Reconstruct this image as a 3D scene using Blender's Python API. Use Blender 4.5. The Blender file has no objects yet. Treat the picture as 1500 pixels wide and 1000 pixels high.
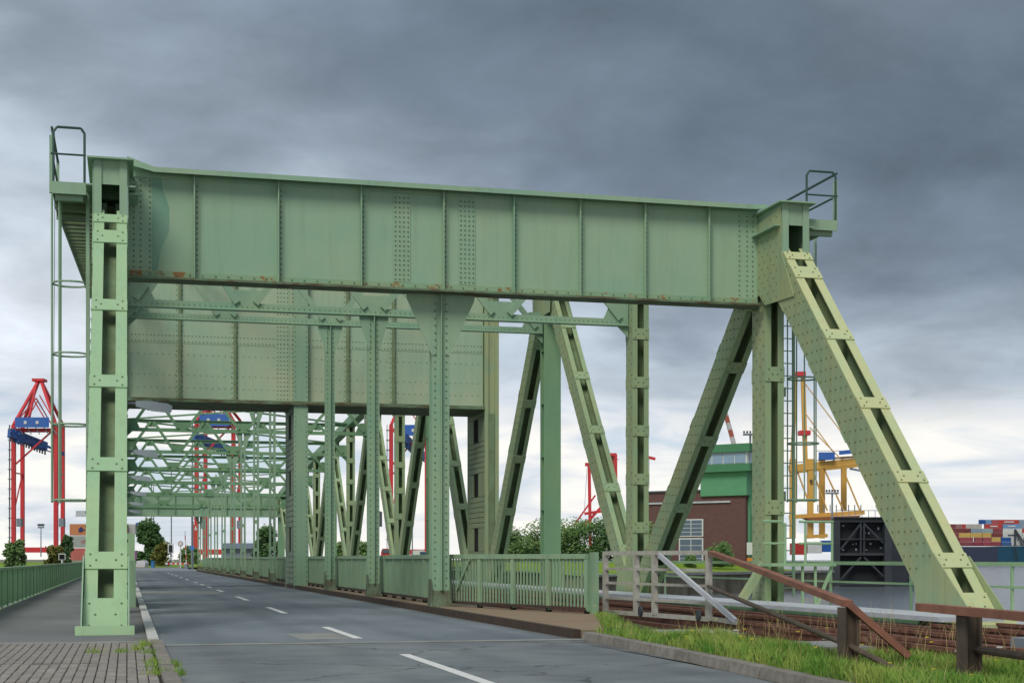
import bpy, math, random
from mathutils import Vector as V, Matrix
random.seed(7)
S = bpy.context.scene
COL = S.collection
R = math.radians
# ------------------------------------------------------------------ camera
TH = math.atan(564/2200); CT, ST = math.cos(TH), math.sin(TH)
F = 2200.0; HC = 1.2
cd = bpy.data.cameras.new('camera'); cam = bpy.data.objects.new('camera', cd); COL.objects.link(cam)
cam.location = (0, 0, HC); cam.rotation_euler = (R(90), 0, -TH)
cd.sensor_width = 36; cd.lens = 36*F/1500; cd.shift_y = (818-500)/1500
cd.clip_start = .1; cd.clip_end = 6000
S.camera = cam
# ------------------------------------------------------------------ world
w = bpy.data.worlds.new('World'); S.world = w; w.use_nodes = True
NT = w.node_tree; NT.nodes.clear()
SUN_EL, SUN_AZ = 48, 217        # azimuth clockwise from +Y: behind the camera, a little to the left
def nd(t, ty, **k):
    n = t.nodes.new(ty)
    for a, b in k.items():
        if a.startswith('i_'):
            n.inputs[int(a[2:]) if a[2:].isdigit() else a[2:].replace('_', ' ')].default_value = b
        else: setattr(n, a, b)
    return n
def ramp(t, pts, interp='LINEAR'):
    n = t.nodes.new('ShaderNodeValToRGB'); cr = n.color_ramp; cr.interpolation = interp
    while len(cr.elements) < len(pts): cr.elements.new(.5)
    for e, (p, c) in zip(cr.elements, pts):
        e.position = p; e.color = (c, c, c, 1) if isinstance(c, (int, float)) else (*c, 1)
    return n
def srgb(r, g, b):
    f = lambda c: c/12.92 if c <= .04045 else ((c+.055)/1.055)**2.4
    return (f(r/255), f(g/255), f(b/255))
def world():
    t = NT; L = t.links.new
    sky = nd(t, 'ShaderNodeTexSky', sky_type='NISHITA', sun_disc=False)
    sky.sun_elevation = R(SUN_EL); sky.sun_rotation = R(SUN_AZ)
    bg1 = nd(t, 'ShaderNodeBackground', i_Strength=.1); L(sky.outputs[0], bg1.inputs[0])
    tc = nd(t, 'ShaderNodeTexCoord'); sp = nd(t, 'ShaderNodeSeparateXYZ'); L(tc.outputs['Generated'], sp.inputs[0])
    # a flat cloud deck: direction divided by its (lifted) height
    up = nd(t, 'ShaderNodeMath', operation='MAXIMUM', i_1=0.0); L(sp.outputs[2], up.inputs[0])
    dz = nd(t, 'ShaderNodeMath', operation='ADD', i_1=.30); L(up.outputs[0], dz.inputs[0])
    dv = nd(t, 'ShaderNodeVectorMath', operation='DIVIDE'); L(tc.outputs['Generated'], dv.inputs[0])
    cb = nd(t, 'ShaderNodeCombineXYZ', i_2=1.0); L(dz.outputs[0], cb.inputs[0]); L(dz.outputs[0], cb.inputs[1]); L(cb.outputs[0], dv.inputs[1])
    n1 = nd(t, 'ShaderNodeTexNoise', i_Scale=1.9, i_Detail=6.0, i_Roughness=.5, i_Distortion=.3); L(dv.outputs[0], n1.inputs['Vector'])
    # the deck is thicker to the right of the bridge (towards the east) and thins out low down
    dt = nd(t, 'ShaderNodeVectorMath', operation='DOT_PRODUCT'); dt.inputs[1].default_value = (CT, -ST, 0); L(tc.outputs['Generated'], dt.inputs[0])
    s0 = nd(t, 'ShaderNodeMath', operation='MULTIPLY_ADD', i_1=.24, i_2=-.008); L(dt.outputs['Value'], s0.inputs[0])
    s1 = nd(t, 'ShaderNodeMath', operation='MULTIPLY_ADD', i_1=.30, i_2=-.15); L(n1.outputs[0], s1.inputs[0])
    e0 = nd(t, 'ShaderNodeMath', operation='ADD'); L(up.outputs[0], e0.inputs[0]); L(s0.outputs[0], e0.inputs[1])
    el = nd(t, 'ShaderNodeMath', operation='ADD'); L(e0.outputs[0], el.inputs[0]); L(s1.outputs[0], el.inputs[1])
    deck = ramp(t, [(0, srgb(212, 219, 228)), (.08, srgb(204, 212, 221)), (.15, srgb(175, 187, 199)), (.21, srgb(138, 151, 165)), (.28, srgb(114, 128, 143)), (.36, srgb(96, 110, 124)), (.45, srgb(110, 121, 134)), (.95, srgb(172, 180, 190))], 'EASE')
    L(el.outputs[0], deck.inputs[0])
    mp = nd(t, 'ShaderNodeMapping'); mp.inputs['Location'].default_value = (3.1, 1.7, 0); L(dv.outputs[0], mp.inputs[0])
    n2 = nd(t, 'ShaderNodeTexNoise', i_Scale=4.6, i_Detail=9.0, i_Roughness=.56, i_Distortion=.25); L(mp.outputs[0], n2.inputs['Vector'])
    r2 = ramp(t, [(.28, .78), (.5, .99), (.72, 1.22)]); L(n2.outputs[0], r2.inputs[0])
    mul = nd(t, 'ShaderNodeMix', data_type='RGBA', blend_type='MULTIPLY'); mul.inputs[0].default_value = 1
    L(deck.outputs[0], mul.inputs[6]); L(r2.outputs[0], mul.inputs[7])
    # bright layered cloud under the edge of the deck, close to the horizon
    mp2 = nd(t, 'ShaderNodeMapping'); mp2.inputs['Scale'].default_value = (7, 7, 34); L(tc.outputs['Generated'], mp2.inputs[0])
    n3 = nd(t, 'ShaderNodeTexNoise', i_Scale=1.0, i_Detail=7.0, i_Roughness=.52, i_Distortion=.7); L(mp2.outputs[0], n3.inputs['Vector'])
    r3 = ramp(t, [(.36, srgb(176, 192, 209)), (.46, srgb(212, 217, 223)), (.58, srgb(242, 239, 233))]); L(n3.outputs[0], r3.inputs[0])
    e2 = nd(t, 'ShaderNodeMath', operation='MULTIPLY_ADD', i_1=.07, i_2=-.035); L(n3.outputs[0], e2.inputs[0])
    e3 = nd(t, 'ShaderNodeMath', operation='ADD'); L(up.outputs[0], e3.inputs[0]); L(e2.outputs[0], e3.inputs[1])
    band = ramp(t, [(0, 1.0), (.086, .94), (.112, 0.0)]); L(e3.outputs[0], band.inputs[0])
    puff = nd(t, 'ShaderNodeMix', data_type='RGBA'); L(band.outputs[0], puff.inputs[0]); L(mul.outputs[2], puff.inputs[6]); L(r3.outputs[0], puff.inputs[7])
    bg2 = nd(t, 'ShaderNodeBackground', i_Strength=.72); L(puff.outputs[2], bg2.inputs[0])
    # small blue gaps low down
    gap = ramp(t, [(.34, .7), (.44, .97)]); L(n3.outputs[0], gap.inputs[0])
    lo_ = ramp(t, [(.055, 0.0), (.085, 1.0)]); L(up.outputs[0], lo_.inputs[0])
    gm_ = nd(t, 'ShaderNodeMath', operation='MAXIMUM'); L(gap.outputs[0], gm_.inputs[0]); L(lo_.outputs[0], gm_.inputs[1])
    mx = nd(t, 'ShaderNodeMixShader'); L(gm_.outputs[0], mx.inputs[0]); L(bg1.outputs[0], mx.inputs[1]); L(bg2.outputs[0], mx.inputs[2])
    out = nd(t, 'ShaderNodeOutputWorld'); L(mx.outputs[0], out.inputs[0])
world()
sd = bpy.data.lights.new('sun', 'SUN'); sun = bpy.data.objects.new('sun', sd); COL.objects.link(sun)
sd.energy = 1.25; sd.angle = R(24); sd.color = (1, .96, .88)
_a = R(SUN_AZ); _e = R(SUN_EL)
sun.rotation_euler = V((math.sin(_a)*math.cos(_e), math.cos(_a)*math.cos(_e), math.sin(_e))).to_track_quat('Z', 'Y').to_euler()
sun.location = (-10, -20, 40)
vs = S.view_settings
S.display_settings.display_device = 'sRGB'
vs.view_transform = 'Standard'; vs.look = 'None'; vs.gamma = 1; vs.use_curve_mapping = False; vs.exposure = 0.7

# ------------------------------------------------------------------ helpers
class MB:
    def __init__(s): s.v = []; s.f = []
    def add(s, vs_, fs):
        o = len(s.v); s.v += [tuple(p) for p in vs_]; s.f += [tuple(i+o for i in q) for q in fs]; return s
    def box(s, a, b):
        x0, y0, z0 = a; x1, y1, z1 = b
        return s.add([(x0,y0,z0),(x1,y0,z0),(x1,y1,z0),(x0,y1,z0),(x0,y0,z1),(x1,y0,z1),(x1,y1,z1),(x0,y1,z1)], BF)
    def obox(s, c, ax, ay, az):    # centre and half axes
        c, ax, ay, az = V(c), V(ax), V(ay), V(az)
        return s.add([c-ax-ay-az, c+ax-ay-az, c+ax+ay-az, c-ax+ay-az, c-ax-ay+az, c+ax-ay+az, c+ax+ay+az, c-ax+ay+az], BF)
    def bar(s, p, q, a, b, up=(0,0,1), off=0):      # a: width across, b: thickness along up
        p, q = V(p), V(q); t = (q-p).normalized(); u = V(up); side = t.cross(u)
        if side.length < 1e-4: side = t.cross(V((0,1,0)))
        side.normalize(); u = side.cross(t).normalized()
        c = (p+q)/2 + u*off
        return s.obox(c, (q-p)/2, side*a/2, u*b/2)
    def tube(s, p, q, r, n=6, r2=None):
        p, q = V(p), V(q); t = (q-p).normalized(); x = t.orthogonal().normalized(); y = t.cross(x); r2 = r if r2 is None else r2
        vs_ = [p+(x*math.cos(6.2832*i/n)+y*math.sin(6.2832*i/n))*r for i in range(n)] + [q+(x*math.cos(6.2832*i/n)+y*math.sin(6.2832*i/n))*r2 for i in range(n)]
        fs = [(i, (i+1)%n, n+(i+1)%n, n+i) for i in range(n)] + [tuple(range(n-1, -1, -1)), tuple(range(n, 2*n))]
        return s.add(vs_, fs)
    def path(s, pts, r, n=6):
        for a, b in zip(pts, pts[1:]): s.tube(a, b, r, n)
        return s
    def prism(s, pts, ext):       # polygon pts extruded by ext vector
        e = V(ext); n = len(pts); P = [V(p) for p in pts]
        return s.add(P+[p+e for p in P], [tuple(range(n-1,-1,-1)), tuple(range(n, 2*n))]+[(i, (i+1)%n, n+(i+1)%n, n+i) for i in range(n)])
    def sheet(s, pts): return s.add(pts, [tuple(range(len(pts)))])
    def rivet(s, p, nrm, r=.024, h=.02):
        p, nn = V(p), V(nrm).normalized(); x = nn.orthogonal().normalized(); y = nn.cross(x)
        r *= .86; ring = [p+(x*math.cos(1.0472*i)+y*math.sin(1.0472*i))*r for i in range(6)]
        top = [p+nn*h+(x*math.cos(1.0472*i)+y*math.sin(1.0472*i))*r*.55 for i in range(6)]
        return s.add(ring+top, [(i, (i+1)%6, 6+(i+1)%6, 6+i) for i in range(6)]+[tuple(range(6, 12))])
BF = [(0,3,2,1),(4,5,6,7),(0,1,5,4),(1,2,6,5),(2,3,7,6),(3,0,4,7)]

def rootloc(o):
    l = V((0,0,0))
    while o is not None: l += o.location; o = o.parent
    return l
def obj(name, m, mat, parent=None, kind=None, smooth=False, label=None, origin=None):
    me = bpy.data.meshes.new(name)
    o = bpy.data.objects.new(name, me); COL.objects.link(o)
    if parent is not None: o.parent = parent; off = rootloc(parent)
    elif origin is not None: off = V(origin); o.location = off
    else: off = V((0,0,0))
    me.from_pydata([(x-off.x, y-off.y, z-off.z) for x, y, z in m.v], [], m.f)
    me.materials.append(mat)
    if smooth: me.shade_smooth()
    if kind: o['kind'] = kind
    if label: o['label'] = label
    return o
def tag(o, label, cat, group=None):
    o['label'] = label; o['category'] = cat
    if group: o['group'] = group
    return o
def thing(name, label, cat, loc=(0,0,0), group=None):
    o = bpy.data.objects.new(name, None); COL.objects.link(o); o.location = loc; o.empty_display_size = .2
    return tag(o, label, cat, group)
KIDS = {}
def dup(o, shift, parent=None):
    c = o.copy(); COL.objects.link(c)
    if parent is not None: c.parent = parent
    c.location = o.location + V(shift)
    for ch in list(o.children):
        d = ch.copy(); COL.objects.link(d); d.parent = c
        for g in list(ch.children):
            e = g.copy(); COL.objects.link(e); e.parent = d
    return c
def at(u, v, d):      # the place seen at photo pixel (u, v), d metres deep
    x = (u-750)/F*d; z = HC+(818-v)/F*d
    return V((x*CT+d*ST, -x*ST+d*CT, z))
def onz(u, v, z): return at(u, v, F*(HC-z)/(v-818))
RV = V((CT, -ST, 0)); FV = V((ST, CT, 0)); UP = V((0,0,1))

# ------------------------------------------------------------------ materials
def mat(name, c, rough=.6, metal=0, c2=None, scale=3, detail=5, bump=0, bscale=40, stretch=(1,1,1), lo=.35, hi=.65, spec=.4, rust=0, rscale=2.2, rc=(.16,.06,.025), streak=0, sc=(.09,.085,.05), objrand=0):
    m = bpy.data.materials.new(name); m.use_nodes = True; t = m.node_tree; L = t.links.new
    b = t.nodes['Principled BSDF']; b.inputs['Roughness'].default_value = rough; b.inputs['Metallic'].default_value = metal
    b.inputs['Specular IOR Level'].default_value = spec; b.inputs['Base Color'].default_value = (*c, 1)
    g = nd(t, 'ShaderNodeNewGeometry'); mp = nd(t, 'ShaderNodeMapping'); mp.inputs['Scale'].default_value = stretch; L(g.outputs['Position'], mp.inputs[0])
    cur = None
    if c2:
        n = nd(t, 'ShaderNodeTexNoise', i_Scale=scale, i_Detail=float(detail), i_Roughness=.6); L(mp.outputs[0], n.inputs['Vector'])
        r = ramp(t, [(lo, c), (hi, c2)]); L(n.outputs[0], r.inputs[0]); cur = r.outputs[0]
    def mix(fac, col):
        nonlocal cur
        x = nd(t, 'ShaderNodeMix', data_type='RGBA'); L(fac, x.inputs[0])
        if cur is None: x.inputs[6].default_value = (*c, 1)
        else: L(cur, x.inputs[6])
        x.inputs[7].default_value = (*col, 1); cur = x.outputs[2]
    if streak:
        m2 = nd(t, 'ShaderNodeMapping'); m2.inputs['Scale'].default_value = (6, 6, .5); L(g.outputs['Position'], m2.inputs[0])
        n = nd(t, 'ShaderNodeTexNoise', i_Scale=1.0, i_Detail=6.0, i_Roughness=.65); L(m2.outputs[0], n.inputs['Vector'])
        r = ramp(t, [(.5, 0.0), (.72, streak)]); L(n.outputs[0], r.inputs[0]); mix(r.outputs[0], sc)
    if rust:
        n = nd(t, 'ShaderNodeTexNoise', i_Scale=rscale, i_Detail=9.0, i_Roughness=.72); L(g.outputs['Position'], n.inputs['Vector'])
        r = ramp(t, [(.74-rust*.3, 0.0), (.80-rust*.3, 1.0)]); L(n.outputs[0], r.inputs[0]); mix(r.outputs[0], rc)
    if objrand:
        oi = nd(t, 'ShaderNodeObjectInfo'); r = ramp(t, [(0, 1-objrand), (1, 1+objrand)]); L(oi.outputs['Random'], r.inputs[0])
        x = nd(t, 'ShaderNodeMix', data_type='RGBA', blend_type='MULTIPLY'); x.inputs[0].default_value = 1
        if cur is None: x.inputs[6].default_value = (*c, 1)
        else: L(cur, x.inputs[6])
        L(r.outputs[0], x.inputs[7]); cur = x.outputs[2]
    if cur is not None: L(cur, b.inputs['Base Color'])
    if bump:
        n = nd(t, 'ShaderNodeTexNoise', i_Scale=float(bscale), i_Detail=4.0); L(mp.outputs[0], n.inputs['Vector'])
        bp = nd(t, 'ShaderNodeBump', i_Strength=bump, i_Distance=.02); L(n.outputs[0], bp.inputs['Height']); L(bp.outputs[0], b.inputs['Normal'])
    return m
GRN = srgb(137, 170, 138)
M_G = mat('green paint', srgb(140, 176, 148), .55, c2=srgb(155, 181, 149), scale=.55, rust=.06, rscale=3, streak=.15, bump=.05, bscale=6)
M_GL = mat('pale green paint', srgb(152, 188, 148), .5, c2=srgb(162, 192, 146), scale=.8, rust=.02, streak=.14)
M_GY = mat('weathered green paint', srgb(146, 170, 134), .6, c2=srgb(166, 174, 128), scale=.9, rust=.06, streak=.3, sc=srgb(112, 112, 72), bump=.12, bscale=12)
M_GD = mat('railing green paint', srgb(132, 165, 136), .55, c2=srgb(148, 172, 136), scale=2, rust=.12, streak=.3, rc=srgb(110, 90, 60))
M_FG = mat('railing panel green', srgb(142, 188, 146), .5, c2=srgb(148, 188, 142), scale=1, streak=.25)
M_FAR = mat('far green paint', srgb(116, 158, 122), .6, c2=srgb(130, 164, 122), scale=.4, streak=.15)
M_RIV = mat('rivet paint', srgb(106, 132, 108), .6, c2=srgb(124, 130, 96), scale=5)  # darker than the plates: shaded sides of the heads plus dirt, in the colour
M_RIVY = mat('rust stained rivet paint', srgb(112, 120, 84), .6, c2=srgb(124, 112, 76), scale=5)
M_EDGE = mat('rusting flange paint', srgb(112, 138, 106), .7, c2=srgb(92, 78, 56), scale=1.6, rust=.5, rscale=3, lo=.4, hi=.62, rc=srgb(92, 58, 36), stretch=(1, 4, 4))
M_PIPE = mat('dark green pipe', srgb(58, 84, 74), .5)
M_TEAL = mat('fresher teal repaint', srgb(112, 156, 134), .45, c2=srgb(124, 164, 138), scale=.8)
M_DKG = mat('pylon panel green', srgb(126, 146, 112), .6, c2=srgb(138, 150, 108), scale=1, streak=.25)
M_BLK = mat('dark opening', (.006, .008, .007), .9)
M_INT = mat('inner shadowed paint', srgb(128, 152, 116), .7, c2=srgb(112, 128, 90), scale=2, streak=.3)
M_ASPH = mat('bridge asphalt', srgb(112, 122, 129), .7, c2=srgb(136, 144, 150), scale=.5, bump=.05, bscale=60, stretch=(1,.35,1), streak=0, spec=.35)
M_ASPH2 = mat('approach asphalt', srgb(112, 120, 124), .7, c2=srgb(136, 142, 143), scale=.9, bump=.10, bscale=60, spec=.35)
def wear(m, tracks, cracks, edge):
    t = m.node_tree; L = t.links.new; b = t.nodes['Principled BSDF']; src = b.inputs['Base Color'].links[0].from_socket
    g = nd(t, 'ShaderNodeNewGeometry'); sp = nd(t, 'ShaderNodeSeparateXYZ'); L(g.outputs['Position'], sp.inputs[0])
    def mul(fac_out, col):
        nonlocal src
        x = nd(t, 'ShaderNodeMix', data_type='RGBA', blend_type='MULTIPLY'); L(fac_out, x.inputs[0]); L(src, x.inputs[6]); x.inputs[7].default_value = (*col, 1); src = x.outputs[2]
    n = nd(t, 'ShaderNodeTexNoise', i_Scale=55.0, i_Detail=2.0); L(g.outputs['Position'], n.inputs['Vector'])
    r = ramp(t, [(.42, 0.0), (.62, .55)]); L(n.outputs[0], r.inputs[0]); mul(r.outputs[0], (.55,.55,.55))
    n = nd(t, 'ShaderNodeTexNoise', i_Scale=.22, i_Detail=6.0); mp = nd(t, 'ShaderNodeMapping'); mp.inputs['Scale'].default_value = (1, .7, 1); L(g.outputs['Position'], mp.inputs[0]); L(mp.outputs[0], n.inputs['Vector'])
    r = ramp(t, [(.45, 0.0), (.58, .5)]); L(n.outputs[0], r.inputs[0]); mul(r.outputs[0], (.72,.72,.74))
    if tracks:
        a = nd(t, 'ShaderNodeMath', operation='MULTIPLY_ADD', i_1=2*math.pi/1.53, i_2=-1.18*2*math.pi/1.53); L(sp.outputs[0], a.inputs[0])
        c = nd(t, 'ShaderNodeMath', operation='COSINE'); L(a.outputs[0], c.inputs[0]); r = ramp(t, [(.35, 0.0), (1, .32)]); L(c.outputs[0], r.inputs[0]); mul(r.outputs[0], (.62,.62,.64))
    if cracks:
        nn = nd(t, 'ShaderNodeTexNoise', i_Scale=1.6, i_Detail=4.0); L(g.outputs['Position'], nn.inputs['Vector'])
        ad = nd(t, 'ShaderNodeMix', data_type='RGBA', blend_type='ADD'); ad.inputs[0].default_value = .9; L(g.outputs['Position'], ad.inputs[6]); L(nn.outputs[1], ad.inputs[7])
        v = nd(t, 'ShaderNodeTexVoronoi', feature='DISTANCE_TO_EDGE', i_Scale=.22); L(ad.outputs[2], v.inputs['Vector'])
        r = ramp(t, [(0, .8), (.0035, .6), (.006, 0.0)]); L(v.outputs[0], r.inputs[0]); mul(r.outputs[0], (.25,.25,.25))
    if edge:
        nn = nd(t, 'ShaderNodeTexNoise', i_Scale=2.2, i_Detail=6.0); L(g.outputs['Position'], nn.inputs['Vector'])
        a = nd(t, 'ShaderNodeMath', operation='MULTIPLY_ADD', i_1=.9, i_2=-.45); L(nn.outputs[0], a.inputs[0])
        d = nd(t, 'ShaderNodeMath', operation='ADD'); L(sp.outputs[0], d.inputs[0]); L(a.outputs[0], d.inputs[1])
        r = ramp(t, [(0, 0.0), (1, .75)]); q = nd(t, 'ShaderNodeMapRange', i_1=edge-.35, i_2=edge); L(d.outputs[0], q.inputs[0]); L(q.outputs[0], r.inputs[0]); mul(r.outputs[0], (.62,.52,.42))
    L(src, b.inputs['Base Color'])
wear(M_ASPH, True, False, 6.55); wear(M_ASPH2, True, True, 6.5)
M_SIDE = mat('sidewalk asphalt', srgb(118, 120, 120), .8, c2=srgb(134, 135, 133), scale=.6, bump=.06, bscale=50, stretch=(1,.4,1))
wear(M_SIDE, False, False, .38)
M_CONC = mat('concrete', srgb(150, 152, 148), .8, c2=srgb(128, 130, 124), scale=2, bump=.2)
M_WKERB = mat('white painted kerb', srgb(205, 205, 200), .7, c2=srgb(178, 178, 172), scale=3, streak=.1)
M_LINE = mat('road paint', srgb(226, 226, 222), .6, c2=srgb(190, 192, 190), scale=9, lo=.45, hi=.8)
M_PAVE = mat('paver', srgb(150, 144, 136), .85, c2=srgb(132, 127, 120), scale=6, bump=.3, objrand=.12)
M_SAND = mat('joint dirt', srgb(60, 55, 46), .95, c2=srgb(74, 68, 56), scale=8)
M_KST = mat('granite kerb', srgb(142, 136, 126), .85, c2=srgb(118, 114, 106), scale=7, bump=.4, objrand=.1)
M_RUST = mat('rust', srgb(104, 70, 52), .85, c2=srgb(82, 52, 40), scale=3, detail=8, bump=.3)
M_RUST2 = mat('rusty rail', srgb(140, 98, 80), .8, c2=srgb(88, 56, 44), scale=6, detail=8)
M_RDK = mat('rusty brown deck plate', srgb(146, 118, 96), .85, c2=srgb(134, 124, 102), scale=2.5, detail=9, bump=.25, rust=.15, rc=srgb(140, 92, 58))
M_KERBD = mat('dark rubber kerb edge', srgb(62, 54, 48), .8, c2=srgb(80, 62, 50), scale=4)
M_SLEEP = mat('tarred timber sleeper', srgb(78, 60, 50), .9, c2=srgb(56, 46, 40), scale=5)
M_BALL = mat('rail bed', srgb(84, 58, 48), .95, c2=srgb(66, 56, 46), scale=7, detail=9, bump=.6, bscale=20)
M_ALU = mat('weathered galvanised steel', srgb(186, 184, 174), .5, c2=srgb(162, 158, 146), scale=6, rust=.08)
M_GALV = mat('light grey cover plate', srgb(196, 200, 206), .55, c2=srgb(180, 184, 190), scale=2)
M_LAMP = mat('lamp housing grey', srgb(164, 174, 180), .45)
M_LAMPG = mat('lamp glass', srgb(206, 214, 220), .2)
M_HRED = mat('red brown rail paint', srgb(152, 104, 84), .7, c2=srgb(122, 80, 64), scale=2.5, detail=9, rust=.16, rscale=5, rc=srgb(112, 92, 78), streak=.3, sc=srgb(96, 74, 62), bump=.25, bscale=30)
M_POST = mat('brown weathered post', srgb(96, 82, 70), .75, c2=srgb(76, 68, 58), scale=5, rust=.2)
M_VERG = mat('verge soil', srgb(84, 92, 44), .95, c2=srgb(70, 74, 40), scale=4)
M_GRASS = mat('grass blade', srgb(96, 146, 56), .7, c2=srgb(172, 182, 92), scale=2.2, lo=.38, hi=.72, spec=.2)
M_DRY = mat('dry stalk', srgb(176, 158, 108), .8)
M_LAWN = mat('bank lawn', srgb(110, 142, 44), .9, c2=srgb(132, 156, 56), scale=.4, spec=.1)
M_LAND = mat('far land', srgb(112, 118, 84), .95, c2=srgb(128, 126, 110), scale=.05)
M_QUAY = mat('quay wall', srgb(124, 118, 104), .9, c2=srgb(78, 74, 62), scale=.7, detail=9, stretch=(1,1,.6), streak=.5)
M_BRICK = mat('brown brick wall', srgb(112, 80, 76), .85, c2=srgb(98, 70, 68), scale=4)
M_TGRN = mat('control tower green', srgb(90, 152, 112), .6, c2=srgb(98, 158, 116), scale=1)
M_TGRD = mat('roof edge green', srgb(76, 132, 94), .6)
M_WHT = mat('white paint', srgb(212, 214, 212), .6)
M_GLS = mat('window glass', srgb(70, 92, 112), .08, spec=.8)
M_GLT = mat('tower glazing', srgb(134, 160, 182), .1, spec=.7)
M_RED = mat('crane red', srgb(214, 58, 62), .55, c2=srgb(198, 58, 62), scale=.1)
M_BLUE = mat('crane blue', srgb(48, 100, 182), .55, c2=srgb(66, 108, 176), scale=.2)
M_YEL = mat('crane yellow', srgb(220, 172, 82), .6, c2=srgb(206, 160, 78), scale=.2)
M_GREY = mat('grey steel', srgb(128, 138, 146), .6)
M_DGREY = mat('dark grey steel', srgb(66, 72, 78), .6)
M_NAVY = mat('black lock gate paint', srgb(50, 55, 62), .6, c2=srgb(60, 64, 70), scale=.5, streak=.3)
M_NAVY2 = mat('lock gate plating', srgb(34, 37, 42), .7)
M_HULL1 = mat('dark hull', srgb(52, 60, 80), .6)
M_HULL2 = mat('teal hull', srgb(22, 74, 98), .6)
M_BARK = mat('bark', srgb(78, 70, 58), .9)
M_LEAF = [mat('leaf a', srgb(82, 116, 62), .7, c2=srgb(112, 142, 80), scale=.9, spec=.2), mat('leaf b', srgb(94, 126, 72), .7, c2=srgb(124, 148, 92), scale=.9, spec=.2),
          mat('leaf c', srgb(66, 98, 58), .7, c2=srgb(90, 120, 72), scale=.9, spec=.2), mat('leaf d', srgb(104, 110, 56), .7, c2=srgb(124, 120, 64), scale=.9, spec=.2)]
_cm = {}
def cmat(rgb, n='painted steel'):
    if rgb not in _cm:
        c = srgb(*rgb); _cm[rgb] = mat(n, c, .6, c2=tuple(x*.86 for x in c), scale=.6)
    return _cm[rgb]
def water_mat():
    m = mat('harbour water', (.12, .14, .15), .2, spec=.5); t = m.node_tree; L = t.links.new
    g = nd(t, 'ShaderNodeNewGeometry'); mp = nd(t, 'ShaderNodeMapping'); mp.inputs['Scale'].default_value = (.7, .9, 1); L(g.outputs['Position'], mp.inputs[0])
    n = nd(t, 'ShaderNodeTexNoise', i_Scale=.5, i_Detail=5.0, i_Roughness=.62); L(mp.outputs[0], n.inputs['Vector'])
    bp = nd(t, 'ShaderNodeBump', i_Strength=.5, i_Distance=.7); L(n.outputs[0], bp.inputs['Height']); L(bp.outputs[0], t.nodes['Principled BSDF'].inputs['Normal'])
    return m
M_WATER = water_mat()

# ------------------------------------------------------------------ the setting
XL, XR, XH = -.32, 14.62, 6.76                  # left truss, right truss, hanger line
YE = 21.6                                       # near bridge end
def struct(name, m, mt): return obj(name, m, mt, kind='structure')
ZW = -2.1
struct('water', MB().sheet([(-1500,-60,ZW),(2500,-60,ZW),(2500,4000,ZW),(-1500,4000,ZW)]), M_WATER)
# near bank: ground in front of the bridge
gm = MB().box((-60,-40,-4),(60,YE-.05,-.16)); struct('ground', gm, M_SAND)
road = MB().box((.46,-30,-.15),(6.3,YE-.05,0)); struct('road', road, M_ASPH2)
# far bank
q0 = at(880,818,132)+(at(880,818,132)-at(1216,818,165))*.35; q1 = at(1216,818,165); ql = V((-400, 150, 0))
fb = [(-900,149,0),(16.4,149,0),(q0.x,q0.y,0),(q1.x,q1.y,0)]
far = [(-900,3000),(-900,149.2),(17,149.2),(q0.x+8,q0.y),(q1.x,q1.y),(q1.x+18,q1.y+60),(q1.x+70,q1.y+300),(160,3000)]
m = MB().prism([(x,y,-4) for x,y in far], (0,0,3.75)); struct('far_bank', m, M_LAND)
def on(u, d, z): p = at(u, 818, d); return (p.x, p.y, z)
def qo(f, back, z):
    a = V((q0.x+8,q0.y,0)); b = V((q1.x,q1.y,0)); t = b-a; n = V((-t.y,t.x,0)).normalized(); p = a+t*f+n*back; return (p.x,p.y,z)
def LF(b):          # the lawn stops 8 m to the right of the bridge
    f = 0.0
    while qo(f,b,0)[0] < 24 and f < 1: f += .01
    return f
m = MB()
for (b0,z0),(b1,z1) in (((.55,-.2),(9,.25)),((9,.25),(15,1.0)),((15,1.0),(75,.7))): m.sheet([qo(LF(b0),b0,z0),qo(1,b0,z0),qo(1,b1,z1),qo(LF(b1),b1,z1)])
struct('lawn_bank', m, M_LAWN)
m = MB(); qa, qb = V((q0.x+8,q0.y,0)), V((q1.x,q1.y,0)); qd = (qb-qa); qn = V((qd.y,-qd.x,0)).normalized()
qwall = thing('quay_wall', 'long stained concrete quay wall below the lawn bank across the water', 'wall', (qa.x, qa.y, 0))
NB = 9
for i in range(NB):
    a = qa+qd*(i/NB); b = qa+qd*((i+1)/NB); e = qd.normalized()*.06
    obj('wall_section', MB().prism([V((a.x,a.y,-4))+e+qn*.4, V((b.x,b.y,-4))-e+qn*.4, V((b.x,b.y,-4))-e, V((a.x,a.y,-4))+e], (0,0,3.72)), M_QUAY, qwall)
obj('coping', MB().prism([V((qa.x,qa.y,-.28))+qn*.55, V((qb.x,qb.y,-.28))+qn*.55, V((qb.x,qb.y,-.28))-qn*.5, V((qa.x,qa.y,-.28))-qn*.5], (0,0,.25)), M_CONC, qwall)
# far road, lawn at the end of the bridge
struct('far_road', MB().box((.3,148.62,-.5),(7.0,215,.0)), mat('far road asphalt', srgb(126,134,138), .85))
struct('far_lawn', MB().sheet([(-40,216,.02),(60,216,.02),(60,300,.5),(-40,300,.5)]), M_LAWN)
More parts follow.
